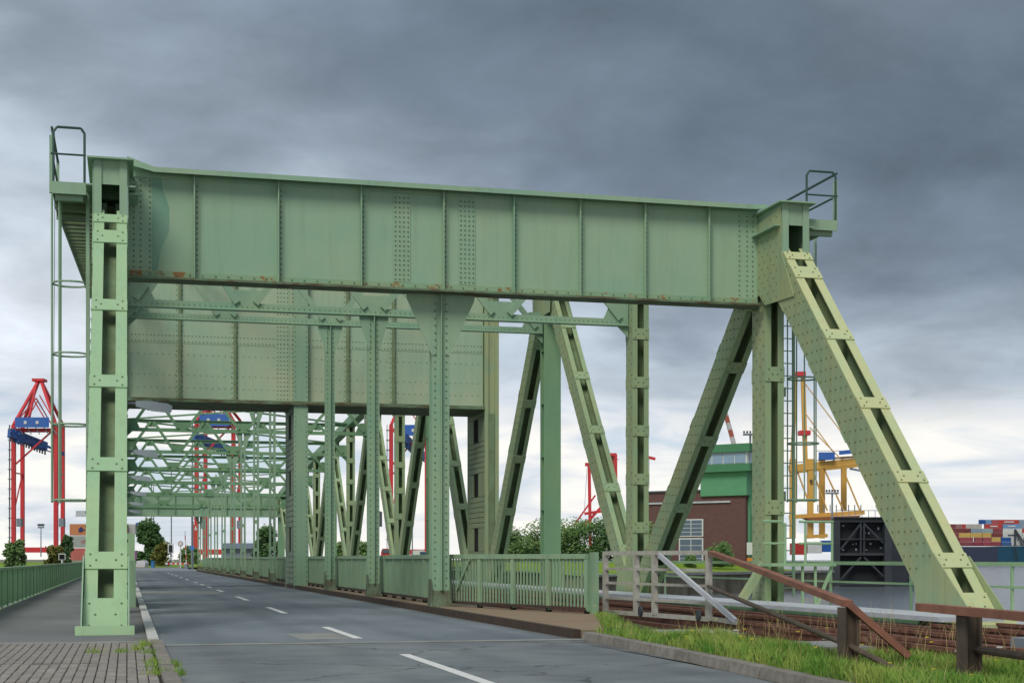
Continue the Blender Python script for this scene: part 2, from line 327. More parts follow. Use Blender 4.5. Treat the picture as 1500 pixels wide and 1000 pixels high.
# sidewalk field of pavers
pv = struct('sidewalk', MB().box((-8,-5,-.15),(.32,YE-.35,.035)), M_SAND)
def paver_mesh(seed):
    rr = random.Random(seed); m = MB(); g = .005
    x0, x1, y0, y1 = g, .1-g, .014, .2-.014; b = .006; h = .03
    m.add([(x0,y0,0),(x1,y0,0),(x1,y1,0),(x0,y1,0),(x0,y0,h-b),(x1,y0,h-b),(x1,y1,h-b),(x0,y1,h-b),(x0+b,y0+b,h),(x1-b,y0+b,h),(x1-b,y1-b,h),(x0+b,y1-b,h)],
          [(0,1,5,4),(1,2,6,5),(2,3,7,6),(3,0,4,7),(4,5,9,8),(5,6,10,9),(6,7,11,10),(7,4,8,11),(8,9,10,11)])
    me = bpy.data.meshes.new('paver'); me.from_pydata(m.v, [], m.f); me.materials.append(M_PAVE); return me
pmes = [paver_mesh(0)]
cells = []
for i in range(-57, 3):
    for j in range(24, 106):
        x, y = i*.1, j*.2
        if y > YE-.36-.2: continue
        sagx = .0
        if x < -2.6 or y < 13: kind = 'o'
        else: kind = 'n'
        cells.append((kind, math.hypot(x, y), x, y))
def sag(x, y): return .008*math.sin(y*1.1+x*.5)*math.sin(x*1.3+1) + random.uniform(-.003,.003) - (.03 if 16.9 < y < 17.2 and x < -.35 else 0)
vis = sorted([c for c in cells if c[0] == 'n' and abs(math.atan2(-c[2], c[3])) < R(7) and c[3] > 14.6], key=lambda c: c[1])
near = set((c[2], c[3]) for c in vis[:300])
rest = MB()
for k, dist, x, y in cells:
    z = .032+sag(x, y)
    if (x, y) in near:
        o = bpy.data.objects.new('paver', pmes[0]); COL.objects.link(o); o.parent = pv; o.location = (x, y, z); o.rotation_euler = (random.uniform(-.02,.02), random.uniform(-.03,.03), random.uniform(-.01,.01))
    else:
        rest.add([(v.co.x+x, v.co.y+y, v.co.z+z) for v in pmes[0].vertices], [tuple(p.vertices) for p in pmes[0].polygons])
obj('paver_field', rest, M_PAVE, pv, kind='stuff')
# kerb stones, left (beside the pavers) and right (beside the verge)
kl = struct('kerb', MB().box((.325,-5,-.15),(.47,YE-.3,-.02)), M_SAND)
y = YE-.35
i = 0
while y > 10:
    L_ = 1.0; w_ = .0 if y > 20 else .0; obj('kerb_stone', MB().prism([(.325+random.uniform(0,.01), y-L_+.012, .02), (.465+.002*i, y-L_+.012, .02), (.465+.002*i, y-.012, .02), (.325, y-.012, .02)], (0,0,.06+random.uniform(0,.02))), M_KST, kl); y -= L_; i += 1
KR = [(6.55, 21.45), (6.4, 18), (6.22, 15), (6.05, 13), (5.8, 9), (5.4, 4)]
kr = struct('kerb', MB().prism([(KR[0][0],KR[0][1],-.15)]+[(x,y,-.15) for x,y in KR[1:]]+[(x+.22,y,-.15) for x,y in reversed(KR)], (0,0,.14)), M_SAND)
for (xa, ya), (xb, yb) in zip(KR, KR[1:]):
    n = max(1, round(math.hypot(xb-xa, yb-ya)/.95)); a = V((xa,ya,0)); b = V((xb,yb,0)); e = (b-a).normalized()*.012
    for k in range(n):
        p = a+(b-a)*k/n+e; q = a+(b-a)*(k+1)/n-e; s = V((.2,0,0)); j = random.uniform(-.012,.012)
        obj('kerb_stone', MB().add([p+V((j,0,-.05)), q+V((j,0,-.05)), q+s+V((0,0,-.05)), p+s+V((0,0,-.05)), p+V((j+.03,0,.115)), q+V((j+.03,0,.11)), q+s+V((0,0,.115)), p+s+V((0,0,.11))], BF), M_KST, kr)
# verge
ver = MB().prism([(x+.2,y,-.15) for x,y in KR]+[(7,4,-.15),(9.0,10,-.15),(8.9,14,-.15),(8.5,18,-.15),(8.4,22.5,-.15),(8.95,27.6,-.15),(8.7,27.6,-.15),(6.92,21.62,-.15)], (0,0,.21)); struct('verge', ver, M_VERG)
# the road widening on the right of the approach
struct('road_edge', MB().prism([(6.3,21.55,-.15)]+[(6.3,4,-.15)]+[(x-.0,y,-.15) for x,y in reversed(KR)], (0,0,.15)), M_ASPH2)

# ------------------------------------------------------------------ swing bridge
BR = thing('swing_bridge', 'big pale green riveted steel swing bridge carrying a road and rail tracks over the lock', 'bridge', (0,0,0))
def part(name, m, mt, parent=BR, **k): return obj(name, m, mt, parent, **k)
part('deck', MB().box((-3.0,YE,-.9),(17.0,148.6,-.02)), M_DGREY)
part('roadway', MB().box((.44,YE,-.015),(6.55,148.6,0)), M_ASPH)
part('footway', MB().box((-2.95,YE,-.015),(.275,148.6,.06)), M_SIDE)
part('footway_apron', MB().box((-6,YE-.33,-.1),(.27,YE-.005,.057)), M_CONC)
part('footway_kerb', MB().prism([(.28,YE-.3,-.01),(.43,YE-.3,-.01),(.445,95,-.01),(.28,95,-.01)], (0,0,.105)), M_WKERB)
jt = part('expansion_joint', MB().box((.46,YE-.42,.003),(6.6,YE-.12,.012)), M_CONC)
part('joint_gap', MB().box((.46,YE-.1,.002),(6.6,YE-.03,.008)), M_BLK, jt)
for y0, y1, x1 in ((52.5,56.5,3.2),(130,141,2.2)):
    part('patch', MB().box((.5,y0,.001),(x1,y1,.004)), M_CONC)
m = MB()
for d, l in ((15.8,4.6),(23.7,3.9),(34.3,4.2),(44.7,4.4),(55.5,3.6),(62.9,3),(68.8,3),(75.4,3),(86.3,4),(95.7,4),(105.6,4),(115,4),(125,4)):
    yc = d*1.03; x = 3.37
    dash = MB().box((x-.065,yc-l/2,.004),(x+.065,yc+l/2,.0085))
    if yc < YE+2 and yc-l/2 < YE-.5:
        o = struct('lane_dash', dash, M_LINE)
    else: part('lane_dash', dash, M_LINE)
part('patch', MB().prism([(2.5,22.4,.001),(3.3,22.4,.001),(3.2,24.3,.001),(2.45,24.2,.001)], (0,0,.0025)), M_CONC)
part('patch', MB().box((.6,34.5,.001),(3.0,36.2,.003)), M_ASPH2)
# strip between road and railing
E0, E1 = (7.05,33.2), (8.66,27.9)
for k in range(9):
    ya = YE+.02+k*3.2; yb = ya+3.18
    xr = lambda y: 7.6 if y > 33 else (6.95+(y-21.6)*.30 if y < 27.9 else 7.05+(33.2-y)*.33+.25)
    part('side_plate', MB().prism([(6.62,ya,.02),(xr(ya),ya,.02),(xr(yb),yb,.02),(6.62,yb,.02)], (0,0,.11+random.uniform(0,.006))), M_RDK)
part('side_plate', MB().box((6.62,YE+29,.02),(7.4,148.6,.13)), M_RDK)
part('road_edge_beam', MB().box((6.5,YE+.05,-.01),(6.615,148.6,.14)), M_KERBD)

# ---- members
def rv_grid(m, o, du, dv, nu, nv, nrm, stag=False, r=.024):
    for i in range(nu):
        for j in range(nv):
            if stag and (i+j) % 2: continue
            m.rivet(V(o)+V(du)*i+V(dv)*j, nrm, r)
def member(name, p, q, wd, dp, mt, mtf, fw=.18, bat=1.45, bl=.36, b0=.4, rivets=True, bats=None, mrow=3):
    """box member in the truss plane (x constant): web plates with inward flanges tied by batten plates"""
    p, q = V(p), V(q); t = (q-p).normalized(); X = V((1,0,0)); n = X.cross(t).normalized()
    if n.y > 0: n = -n                      # front
    L = (q-p).length; c = (p+q)/2; th = .012
    m = MB()
    for s in (-1, 1): m.obox(c+X*s*(wd/2-th), t*L/2, X*th, n*(dp/2))
    pt = part(name, m, mt)
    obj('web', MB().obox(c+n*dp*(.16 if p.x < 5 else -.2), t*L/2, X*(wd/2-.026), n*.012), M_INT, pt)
    for f in (1, -1):
        for s in (-1, 1):
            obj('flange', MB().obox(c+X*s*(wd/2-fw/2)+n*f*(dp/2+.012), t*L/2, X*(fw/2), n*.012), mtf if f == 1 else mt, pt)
    pos = bats if bats is not None else [b0+i*bat for i in range(int((L-b0-.3)/bat)+1)]
    rm = MB()
    for s0 in pos:
        ln = bl
        if isinstance(s0, tuple): s0, ln = s0
        for f in (1, -1):
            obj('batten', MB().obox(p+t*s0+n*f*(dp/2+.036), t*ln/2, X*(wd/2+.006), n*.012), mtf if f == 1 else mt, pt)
        if rivets:
            for sx in (-1, 1):
                for a, b in ((-.12,.08),(.12,.08),(0,.17)):
                    rm.rivet(p+t*(s0+a*ln/.36)+X*sx*(wd/2-b)+n*(dp/2+.048), n, .024)
    if rivets:
        k = int(L/.16)
        for i in range(k):
            for j in range(mrow):
                if (i+j) % 2: continue
                rm.rivet(p+t*(.1+i*.16)+n*(dp*(j/(mrow-1)-.5)*.8)+X*(-wd/2), -X, .027)
                if j in (0, mrow-1): rm.rivet(p+t*(.1+i*.16)+n*(dp*(j/(mrow-1)-.5)*.8)+X*(wd/2), X, .022)
        obj('rivets', rm, M_RIVY if p.x > 5 else M_RIV, pt, kind='stuff')
    return pt
def ipost(name, x, y, z0, z1, wd, dp, mt):
    m = MB(); m.box((x-wd/2,y-dp/2,z0),(x+wd/2,y-dp/2+.03,z1)); m.box((x-wd/2,y+dp/2-.03,z0),(x+wd/2,y+dp/2,z1)); m.box((x-.02,y-dp/2+.03,z0),(x+.02,y+dp/2-.03,z1))
    pt = part(name, m, mt)
    for k in range(6):
        z = z0+(z1-z0)*(k+.5)/6; obj('stiffener', MB().box((x-wd/2+.02,y-dp/2+.03,z),(x-.02,y+dp/2-.03,z+.02)), mt, pt)
    return pt
NODES = [32.7,42.1,51.5,62.1,72.7,82.1,91.5,100.9,110.3,119.7,129.1,138.5,147.9]
CH =    [8.95,10.1,11.4,13.2,12.2,11.5,10.9,10.35,9.8,9.3,8.7,8.1,7.4]
ZB = .3
def build_truss(x):
    P = []
    # portal head and end diagonal (front line from (31.2, 8.05) to (23.6, .15))
    d0, d1 = V((x,23.6,.10)), V((x,31.35,8.2)); t = (d1-d0).normalized(); n = V((1,0,0)).cross(t)
    if n.y > 0: n = -n
    dp = .86; L = (d1-d0).length
    bats = [(.30,.68),(1.45,.37),3.68,5.85,8.07,(10.28,.42),(10.9,.27)]
    P.append(member('end_diagonal', d0-n*dp/2, d1-n*dp/2, .64, dp, MY, MF, fw=.2, bats=bats, mrow=5, bl=.33))
    e = P[-1]
    obj('base_plate', MB().box((x-.43,23.15,.0),(x+.43,24.9,.06)).prism([(x-.43,23.2,.06),(x+.43,23.2,.06),(x+.43,23.24,.20),(x-.43,23.24,.20)], (0,.03,0)), MF, e)
    for s in (-1, 1):
        obj('base_gusset', MB().prism([(x+s*.335,23.3,.06),(x+s*.335,25.2,.06),(x+s*.335,25.4,.9),(x+s*.335,24.6,1.25),(x+s*.335,23.45,.3)], (s*.02,0,0)), MY, e)
    h = MB()
    for s in (-1, 1): h.box((x+s*.31-.012,31.25,7.75),(x+s*.31+.012,33.3,9.2))
    h.box((x-.3,31.27,8.72),(x+.3,31.30,9.2)); h.box((x-.30,33.0,7.2),(x+.30,33.03,9.2))
    h.prism([(x-.345,31.3,8.70),(x-.345,33.3,8.70),(x-.345,33.3,8.73),(x-.345,31.3,8.73)], (-.14,0,0)).prism([(x+.345,31.3,8.70),(x+.345,33.3,8.70),(x+.345,33.3,8.73),(x+.345,31.3,8.73)], (.14,0,0))
    hd = part('portal_head', h, MG); P.append(hd)
    for s in (-1, 1): obj('flange', MB().box((x+s*.25-.075,31.235,8.0),(x+s*.25+.075,31.262,9.2)), MG, hd)
    obj('cap_plate', MB().box((x-.45,31.1,9.2),(x+.45,33.35,9.235)), MG, hd)
    g = MB()
    for s in (-1, 1): g.prism([(x+s*.33,30.6,7.0),(x+s*.33,32.15,7.05),(x+s*.33,32.5,7.35),(x+s*.33,32.95,7.05),(x+s*.33,33.9,7.25),(x+s*.33,34.2,8.8),(x+s*.33,31.3,9.15),(x+s*.33,31.25,8.1)], (s*.02,0,0))
    gg = obj('gusset', g, MY if x > 5 else MG, hd)
    rm = MB()
    for i in range(15):
        for j in range(13):
            yy = 31.5+i*.16; zz = 7.15+j*.15
            if (i+j) % 2 or zz > 9.0-(yy-31.3)*.08: continue
            rm.rivet((x-.33-.02 if x > 5 else x+.35, yy, zz), (-1 if x > 5 else 1,0,0), .022)
    obj('rivets', rm, M_RIV, hd, kind='stuff')
    # verticals and diagonals
    P.append(member('truss_post', (x,32.76,.15), (x,32.76,8.6), .47, .70, MY, MYF, fw=.15, bat=3.1, b0=2.25, bl=.34, mrow=4))
    pl = P[-1]
    if x > 5: obj('knee_strut', MB().bar((x-.85,32.4,.2),(x-.26,32.4,1.1),.2,.16,up=(1,0,0)), MY, pl)
    def diag(a, b, big=True, **k):
        return member('truss_diagonal', a, b, .52, .62 if big else .5, MY, MYF, fw=.15, bat=2.5, b0=1.2, bl=.34, **k)
    P.append(diag((x,41.4,.35),(x,33.5,7.5), mrow=4))
    for i, y in enumerate(NODES):
        if i == 0 or i == 3: continue
        near = i < 3
        if i % 2 == 1:
            P.append(member('truss_post', (x,y,.1), (x,y,CH[i]), .5, .55, MY, MYF, fw=.15, bat=1.42, b0=.6, bl=.32, rivets=near))
            g2 = MB()
            for s in (-1, 1): g2.prism([(x+s*.27,y-1.2,.0),(x+s*.27,y+1.2,.0),(x+s*.27,y+.9,1.0),(x+s*.27,y-.9,1.0)], (s*.02,0,0))
            obj('gusset', g2, MY, P[-1])
        elif i != 3:
            P.append(ipost('truss_post', x, y, .1, CH[i], .62, .5, MG2))
            g2 = MB()
            for s in (-1, 1): g2.prism([(x+s*.33,y-1.1,CH[i]-1.6),(x+s*.33,y+1.1,CH[i]-1.6),(x+s*.33,y+1.3,CH[i]+.2),(x+s*.33,y-1.3,CH[i]+.2)], (s*.02,0,0))
            obj('gusset', g2, MY, P[-1])
            if near:
                rm = MB(); rv_grid(rm, (x-.33,y-1.0,CH[i]-1.5), (0,.16,0), (0,0,.16), 13, 10, (-1,0,0), True); obj('rivets', rm, M_RIV, P[-1], kind='stuff')
    def pr(i, j):      # lower node i to upper node j
        sg = 1 if NODES[j] > NODES[i] else -1
        yb = NODES[i]+.35*sg+(1.7*sg if i == 3 else 0)
        return diag((x,yb,.35), (x,NODES[j]-.35*sg,CH[j]-.5), rivets=(i < 4 and j < 3))
    for i, j in ((1,2),(3,2),(3,4),(5,4),(5,6),(7,6),(7,8),(9,8),(9,10),(11,10),(11,12)): P.append(pr(i, j))
    # chords
    m = MB(); ys = [32.2]+NODES[1:]
    for a in range(len(ys)-1): m.bar((x,ys[a],CH[a]), (x,ys[a+1],CH[a+1]), .56, .6)
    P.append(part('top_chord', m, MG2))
    m = MB().box((x-.3,25.2,-.75),(x+.3,148,.12)); P.append(part('bottom_chord', m, MG2))
    return P
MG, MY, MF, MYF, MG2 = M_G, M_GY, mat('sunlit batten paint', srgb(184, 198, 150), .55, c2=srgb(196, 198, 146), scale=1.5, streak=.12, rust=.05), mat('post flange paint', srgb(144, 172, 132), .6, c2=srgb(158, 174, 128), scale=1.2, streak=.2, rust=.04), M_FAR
PR = build_truss(XR)
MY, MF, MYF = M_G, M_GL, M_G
PL = build_truss(XL)

# ---- portal girder
GY = 32.6
gx0, gx1, gz0, gz1 = XL+.33, XR-.33, 7.12, 9.38
M_PG = mat('repainted girder paint', srgb(144, 179, 151), .55, c2=srgb(159, 184, 153), scale=.5, sc=srgb(116, 122, 84), streak=.16, rust=.02, rscale=3, bump=.04, bscale=3)
pg = part('portal_girder', MB().box((gx0,GY,gz0),(gx1,GY+.03,gz1)), M_PG)
obj('top_flange', MB().box((.55,GY-.28,gz1-.02),(gx1-.3,GY+.5,gz1+.015)).box((.55,GY-.30,gz1-.09),(gx1-.3,GY-.28,gz1+.015)).prism([(-.0,GY-.28,gz1+.17),(.55,GY-.28,gz1-.02),(.55,GY-.28,gz1+.015),(-.0,GY-.28,gz1+.205)], (0,.8,0)).prism([(gx1+.1,GY-.28,gz1-.0),(gx1-.3,GY-.28,gz1-.02),(gx1-.3,GY-.28,gz1+.015),(gx1+.1,GY-.28,gz1+.035)], (0,.8,0)).prism([(gx1+.1,GY-.3,gz1-.07),(gx1-.3,GY-.3,gz1-.09),(gx1-.3,GY-.3,gz1+.015),(gx1+.1,GY-.3,gz1+.035)], (0,.02,0)).prism([(0,GY-.3,gz1+.04),(.55,GY-.3,gz1-.09),(.55,GY-.3,gz1+.015),(0,GY-.3,gz1+.205)], (0,.02,0)), M_G, pg)
obj('bottom_flange', MB().box((gx0,GY-.26,gz0-.05),(gx1,GY+.30,gz0-.002)), M_EDGE, pg)
obj('flange_angle', MB().box((gx0+.05,GY-.02,gz0),(gx1-.05,GY,gz0+.15)), mat('rust spotted flange', srgb(134, 168, 136), .6, c2=srgb(148, 172, 134), scale=1, rust=.66, rscale=2.0, rc=srgb(150, 108, 60)), pg)
obj('flange_angle', MB().box((gx0+.05,GY-.02,gz1-.15),(gx1-.05,GY,gz1-.025)), M_G, pg)
SX = [1.38,3.15,4.94,6.77,8.37,9.92,11.47,13.03]
rm = MB()
for sx in SX:
    obj('stiffener', MB().box((sx-.012,GY-.16,gz0+.001),(sx+.012,GY-.02,gz1-.025)).box((sx+.012,GY-.018,gz0+.15),(sx+.12,GY-.001,gz1-.15)), M_G, pg)
    for k in range(17): rm.rivet((sx+.065,GY-.018,gz0+.2+k*.112), (0,-1,0))
for u in (5.85, 7.32):
    obj('splice_plate', MB().box((u-.19,GY-.016,gz0+.16),(u+.19,GY-.001,gz1-.16)), M_G, pg)
    rv_grid(rm, (u-.14,GY-.016,gz0+.22), (.094,0,0), (0,0,.105), 4, 18, (0,-1,0))
for k in range(52): rm.rivet((gx0+.2+k*.27,GY-.02,gz0+.09), (0,-1,0))
for k in range(17):
    for dx in (.13,.27,.46):
        rm.rivet((gx0+dx,GY,gz0+.22+k*.115), (0,-1,0)); rm.rivet((gx1-dx,GY,gz0+.22+k*.115), (0,-1,0))
obj('rivets', rm, M_RIV, pg, kind='stuff')
obj('repainted_patch', MB().prism([(gx0+.5,GY-.003,gz0+.16),(gx0+.62,GY-.003,gz0+.16),(gx0+.68,GY-.003,gz0+.6),(gx0+.85,GY-.003,gz0+1.0),(gx0+.86,GY-.003,gz0+1.5),(gx0+.72,GY-.003,gz0+1.9),(gx0+.7,GY-.003,gz1-.16),(gx0+.5,GY-.003,gz1-.16)], (0,.002,0)), M_TEAL, pg)
obj('bracket', MB().box((.02,31.6,8.62),(.22,32.5,8.66)).box((.02,31.6,8.4),(.04,32.5,8.62)), M_G, pg)

# ---- hangers
M_FOOT = mat('dirty foot paint', srgb(110, 130, 104), .75, c2=srgb(88, 90, 70), scale=4, streak=.6, rust=.3)
def hanger(i, y, zt, wd, near):
    x = XH; m = MB()
    if i > 2:
        for q in (-1, 1): m.box((x+q*.11-.05,y-.012,.13),(x+q*.11+.05,y+.012,zt)).box((x+q*.06-.01,y+.012,.13),(x+q*.06+.01,y+.12,zt))
        for k in range(5): m.box((x-.06,y-.01,1.6+k*1.5),(x+.06,y+.01,1.8+k*1.5))
    else: m.box((x-wd/2,y-.012,.13),(x+wd/2,y+.012,zt)); m.box((x-wd/2,y+.24,.13),(x+wd/2,y+.264,zt)); m.box((x-.015,y+.012,.13),(x+.015,y+.24,zt))
    h = part('hanger', m, M_G)
    if i < 3: obj('web_fin', MB().box((x-.012,y-.11,.5),(x+.012,y-.013,zt)), M_G, h)
    gw, gh = (.78, 1.35) if i == 0 else (.42, .95)
    for s in (-1, 1):
        obj('gusset', MB().prism([(x+s*.1,y-.03,zt),(x+s*gw,y-.03,zt),(x+s*(gw*.98),y-.03,zt-.12),(x+s*wd/2,y-.03,zt-gh),(x+s*.1,y-.03,zt-gh)], (0,.016,0)), M_G, h)
    f = MB().prism([(x-wd/2-.06,y-.14,.13),(x+wd/2+.06,y-.14,.13),(x+wd/2,y-.02,.5),(x-wd/2,y-.02,.5)], (0,.02,0))
    for s in (-1, 1): f.prism([(x+s*wd/2,y-.14,.13),(x+s*wd/2,y+.42,.13),(x+s*wd/2,y+.28,.75),(x+s*wd/2,y-.02,.75)], (s*.015,0,0))
    obj('foot', f, M_FOOT, h)
    if near:
        rm = MB()
        for k in range(int((zt-.3)/.16)):
            for s in (-1, 1):
                rm.rivet((x+s*wd*.32,y-.034 if zt-(.3+k*.16) < gh else y-.012,.3+k*.16), (0,-1,0), .024)
        obj('rivets', rm, M_RIV, h, kind='stuff')
    return h
FB = {42.1:8.06, 51.5:9.2, 72.7:10.1, 82.1:9.35, 91.5:8.75, 100.9:8.1, 110.3:7.55, 119.7:7.05, 129.1:6.5, 138.5:5.9}
hanger(0, 32.78, gz0-.05, .40, True)
for i, y in enumerate(NODES[1:], 1):
    if i == 3: continue
    hanger(i, y, FB.get(y, 5.4), .32 if i < 3 else .3, i < 3)

# ---- sway frames
def frame(y, zb, zt, near):
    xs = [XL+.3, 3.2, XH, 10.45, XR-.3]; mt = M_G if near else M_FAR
    fr = part('sway_frame', MB().box((xs[0],y-.02,zb),(xs[-1],y,zb+.2)).box((xs[0],y-.13,zb-.012),(xs[-1],y+.13,zb+.0)), mt)
    obj('top_strut', MB().box((xs[0],y-.13,zt-.03),(xs[-1],y+.13,zt)).box((xs[0],y-.02,zt-.22),(xs[-1],y,zt-.03)), mt, fr)
    for a, b in zip(xs, xs[1:]):
        mid = (a+b)/2
        for q in (a, b):
            s = 1 if q == a else -1
            obj('brace', MB().bar((q+s*.25,y-.06,zb+.2),(mid-s*.1,y-.06,zt-.15),.18,.06,up=(0,1,0)), mt, fr)
        obj('gusset', MB().prism([(mid-.36,y-.02,zt-.2),(mid+.36,y-.02,zt-.2),(mid+.2,y-.02,zt-.5),(mid-.2,y-.02,zt-.5)], (0,.02,0)), mt, fr)
    for k, q in enumerate(xs):
        e = .44
        if k == 0: pts = [(q,y-.022,zb-.35),(q+.35,y-.022,zb),(q+.75,y-.022,zb+.2),(q+.5,y-.022,zb+.75),(q,y-.022,zb+.75)]
        elif k == 4: pts = [(q,y-.022,zb-.35),(q-.35,y-.022,zb),(q-.75,y-.022,zb+.2),(q-.5,y-.022,zb+.75),(q,y-.022,zb+.75)]
        else: pts = [(q-.3,y-.022,zb),(q+.3,y-.022,zb),(q+e,y-.022,zb+.35),(q+e,y-.022,zb+.56),(q-e,y-.022,zb+.56),(q-e,y-.022,zb+.35)]
        obj('gusset', MB().prism(pts, (0,.018,0)), mt, fr)
    if near:
        rm = MB()
        for k in range(100): rm.rivet((xs[0]+.1+k*.143,y-.02,zb+.1), (0,-1,0), .02)
        obj('rivets', rm, M_RIV, fr, kind='stuff')
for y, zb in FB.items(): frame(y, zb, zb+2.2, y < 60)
# lateral bracing between the top chords
for i in range(1, len(NODES)-1):
    y0, y1, z0, z1 = NODES[i], NODES[i+1], CH[i], CH[i+1]
    for xa, xb in ((XL,XR),(XR,XL)):
        m = MB(); a, b = V((xa,y0,z0-.1)), V((xb,y1,z1-.1))
        s = (b-a).normalized().cross(UP).normalized()*.16
        m.bar(a+s, b+s, .07, .07).bar(a-s, b-s, .07, .07)
        for k in range(1, 9):
            c = a+(b-a)*k/9; m.obox(c, s*1.0, (b-a).normalized()*.09, UP*.02)
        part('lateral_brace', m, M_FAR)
# ---- pylons and girder over the pivot
def pylon(x, mt, mp):
    p = part('pylon', MB().box((x-.28,60.45,-.1),(x+.28,60.49,13.4)).box((x-.28,63.7,-.1),(x+.28,63.74,13.4)).box((x-.2,60.49,-.1),(x-.17,63.7,13.4)).box((x+.17,60.49,-.1),(x+.2,63.7,13.4)), mt)
    for s in (-1, 1):
        z = 0.2; k = 0
        while z < 13:
            hz = 1.3 if k % 2 == 0 else 1.0
            if k % 2 == 0:
                for q in range(6): obj('side_panel', MB().box((x+s*.25-.02,60.5,z+q*hz/6+.012),(x+s*.25+.02+.008*(q%2),63.6,z+(q+1)*hz/6-.012)), mp, p)
            else:
                obj('side_panel', MB().box((x+s*.25-.02,60.5,z+.01),(x+s*.25+.02,61.7,z+hz-.01)), mp, p); obj('side_panel', MB().box((x+s*.25-.02,62.6,z+.01),(x+s*.25+.02,63.6,z+hz-.01)), mp, p)
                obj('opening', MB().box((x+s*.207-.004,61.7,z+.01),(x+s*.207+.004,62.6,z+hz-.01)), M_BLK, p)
            z += hz; k += 1
    rm = MB()
    for k in range(55):
        for s in (-1, 1): rm.rivet((x+s*.22,60.45,.3+k*.2), (0,-1,0), .03)
    obj('rivets', rm, M_RIV, p, kind='stuff')
    return p
pylon(XH, M_G, mat('pylon grey panel', srgb(120, 140, 122), .6, c2=srgb(132, 148, 122), scale=1.5, streak=.2))
pylon(XL, M_G, M_DKG); py = pylon(XR, M_GY, M_DKG)
obj('recess', MB().box((XR-.12,60.40,.2),(XR+.12,60.448,7.2)), M_INT, py)
for s in (-1, 1): obj('flange', MB().box((XR+s*.22-.08,60.38,.1),(XR+s*.22+.08,60.448,13)), M_GY, py)
TY, tz0, tz1 = 60.7, 7.5, 13.3
M_TG = mat('big girder paint', srgb(164, 190, 162), .6, c2=srgb(182, 194, 162), scale=.5, rust=.05, streak=.16, sc=srgb(130, 130, 86), rc=srgb(150, 118, 66))
tg = part('pivot_girder', MB().box((XL+.3,TY,tz0),(XR-.3,TY+.04,tz1)).box((XL+.3,TY+2.6,tz0),(XR-.3,TY+2.64,tz1)), M_TG)
obj('bottom_flange', MB().box((XL+.3,TY-.35,tz0-.14),(XR-.3,TY+3,tz0-.002)), M_EDGE, tg)
obj('top_flange', MB().box((XL+.3,TY-.35,tz1),(XR-.3,TY+3,tz1+.08)), M_G, tg)
rm = MB()
for u in (263,344,509,576,640):
    p = at(u,500,1); k = TY/p.y; sx = p.x*k
    obj('stiffener', MB().box((sx-.05,TY-.12,tz0),(sx+.05,TY-.001,tz1)), mat('stained stiffener', srgb(116, 128, 90), .7, c2=srgb(130, 150, 116), scale=2, stretch=(1,1,3)) if u == 263 else bpy.data.materials['stained stiffener'], tg)
    for q in range(28):
        for s in (-1, 1): rm.rivet((sx+s*.11,TY,tz0+.1+q*.2), (0,-1,0), .03)
for sx in (6.05, 6.65):
    obj('splice_plate', MB().box((sx-.26,TY-.02,tz0+.03),(sx+.26,TY-.001,tz1)), M_TG, tg)
    rv_grid(rm, (sx-.2,TY-.02,tz0+.1), (.13,0,0), (0,0,.17), 4, 33, (0,-1,0), r=.032)
obj('splice_plate', MB().box((XL+.4,TY-.012,tz0+2.2),(XR-.4,TY-.0005,tz0+2.56)), M_TG, tg)
for z in (tz0+2.27,tz0+2.5): 
    for k in range(98): rm.rivet((XL+.5+k*.145,TY-.012,z), (0,-1,0), .03)
for z in (tz0+.45, tz0+.95, tz0+1.75, tz0+3.6):
    for k in range(60): rm.rivet((XL+.5+k*.24,TY,z), (0,-1,0), .026)
obj('rivets', rm, M_RIV, tg, kind='stuff')
# tail girder
ty = 147.5; eg = part('tail_girder', MB().box((XL,ty,5.35),(XR+.6,ty+.5,7.45)), M_G)
obj('bottom_flange', MB().box((XL,ty-.2,5.25),(XR+.6,ty+.7,5.35)), M_G, eg); obj('top_flange', MB().box((XL,ty-.2,7.45),(XR+.6,ty+.7,7.55)), M_G, eg)
for k in range(9): obj('stiffener', MB().box((1.2+k*1.62,ty-.12,5.35),(1.26+k*1.62,ty-.001,7.45)), M_FAR, eg)
obj('rib', MB().box((XL,ty-.1,6.05),(XR+.6,ty-.002,6.12)), M_FAR, eg)
# box beside the left footway, at the foot of the left truss
gb = part('guard_box', MB().box((XL-.3,36.5,.06),(.2,39.5,1.15)), M_GD); obj('guard_lid', MB().box((XL-.28,36.52,1.152),(.18,39.48,1.8)), M_GL, gb)
# walkway cover along the right truss and outer side
part('walkway_plate', MB().box((12.95,22.2,.16),(14.15,148,.24)), M_GALV)
part('outer_walkway', MB().box((15.1,22.2,-.02),(16.6,148,.06)), M_GALV)

# ---- rails
def rail(x0, y0, x1, y1, z=.05):
    a, b = V((x0,y0,z)), V((x1,y1,z)); m = MB()
    m.bar(a, b, .15, .03, off=-.10).bar(a, b, .025, .17).bar(a, b, .075, .05, off=.085)
    return m
tk = thing('rail_track', 'rusty railway track between the green railing and the right hand truss', 'track', (10.6, 21, 0))
obj('bed', MB().box((8.9,YE,-.2),(12.94,148,-.09)), M_BALL, tk)
for k in range(140):
    y = 22+k*.62
    if y > 80: break
    obj('sleeper', MB().box((9.3,y,-.09),(12.4,y+.26,-.08)), M_SLEEP, tk)
for x in (9.95, 10.2, 11.15, 11.385): obj('rail', rail(x, YE+.1, x, 148), M_RUST2 if x in (9.95,11.385) else M_RUST, tk)
obj('guard_beam', MB().box((12.45,YE,-.05),(12.7,148,.1)), M_RUST, tk)
obj('guard_beam', MB().box((9.05,YE,-.05),(9.2,148,.06)), M_RUST, tk)
tk2 = thing('rail_track', 'rusty rails and switch plates on land behind the brown handrails', 'track', (11, 16, 0))
obj('bed', MB().box((9.0,2,-.25),(18,YE-.06,-.12)), M_BALL, tk2)
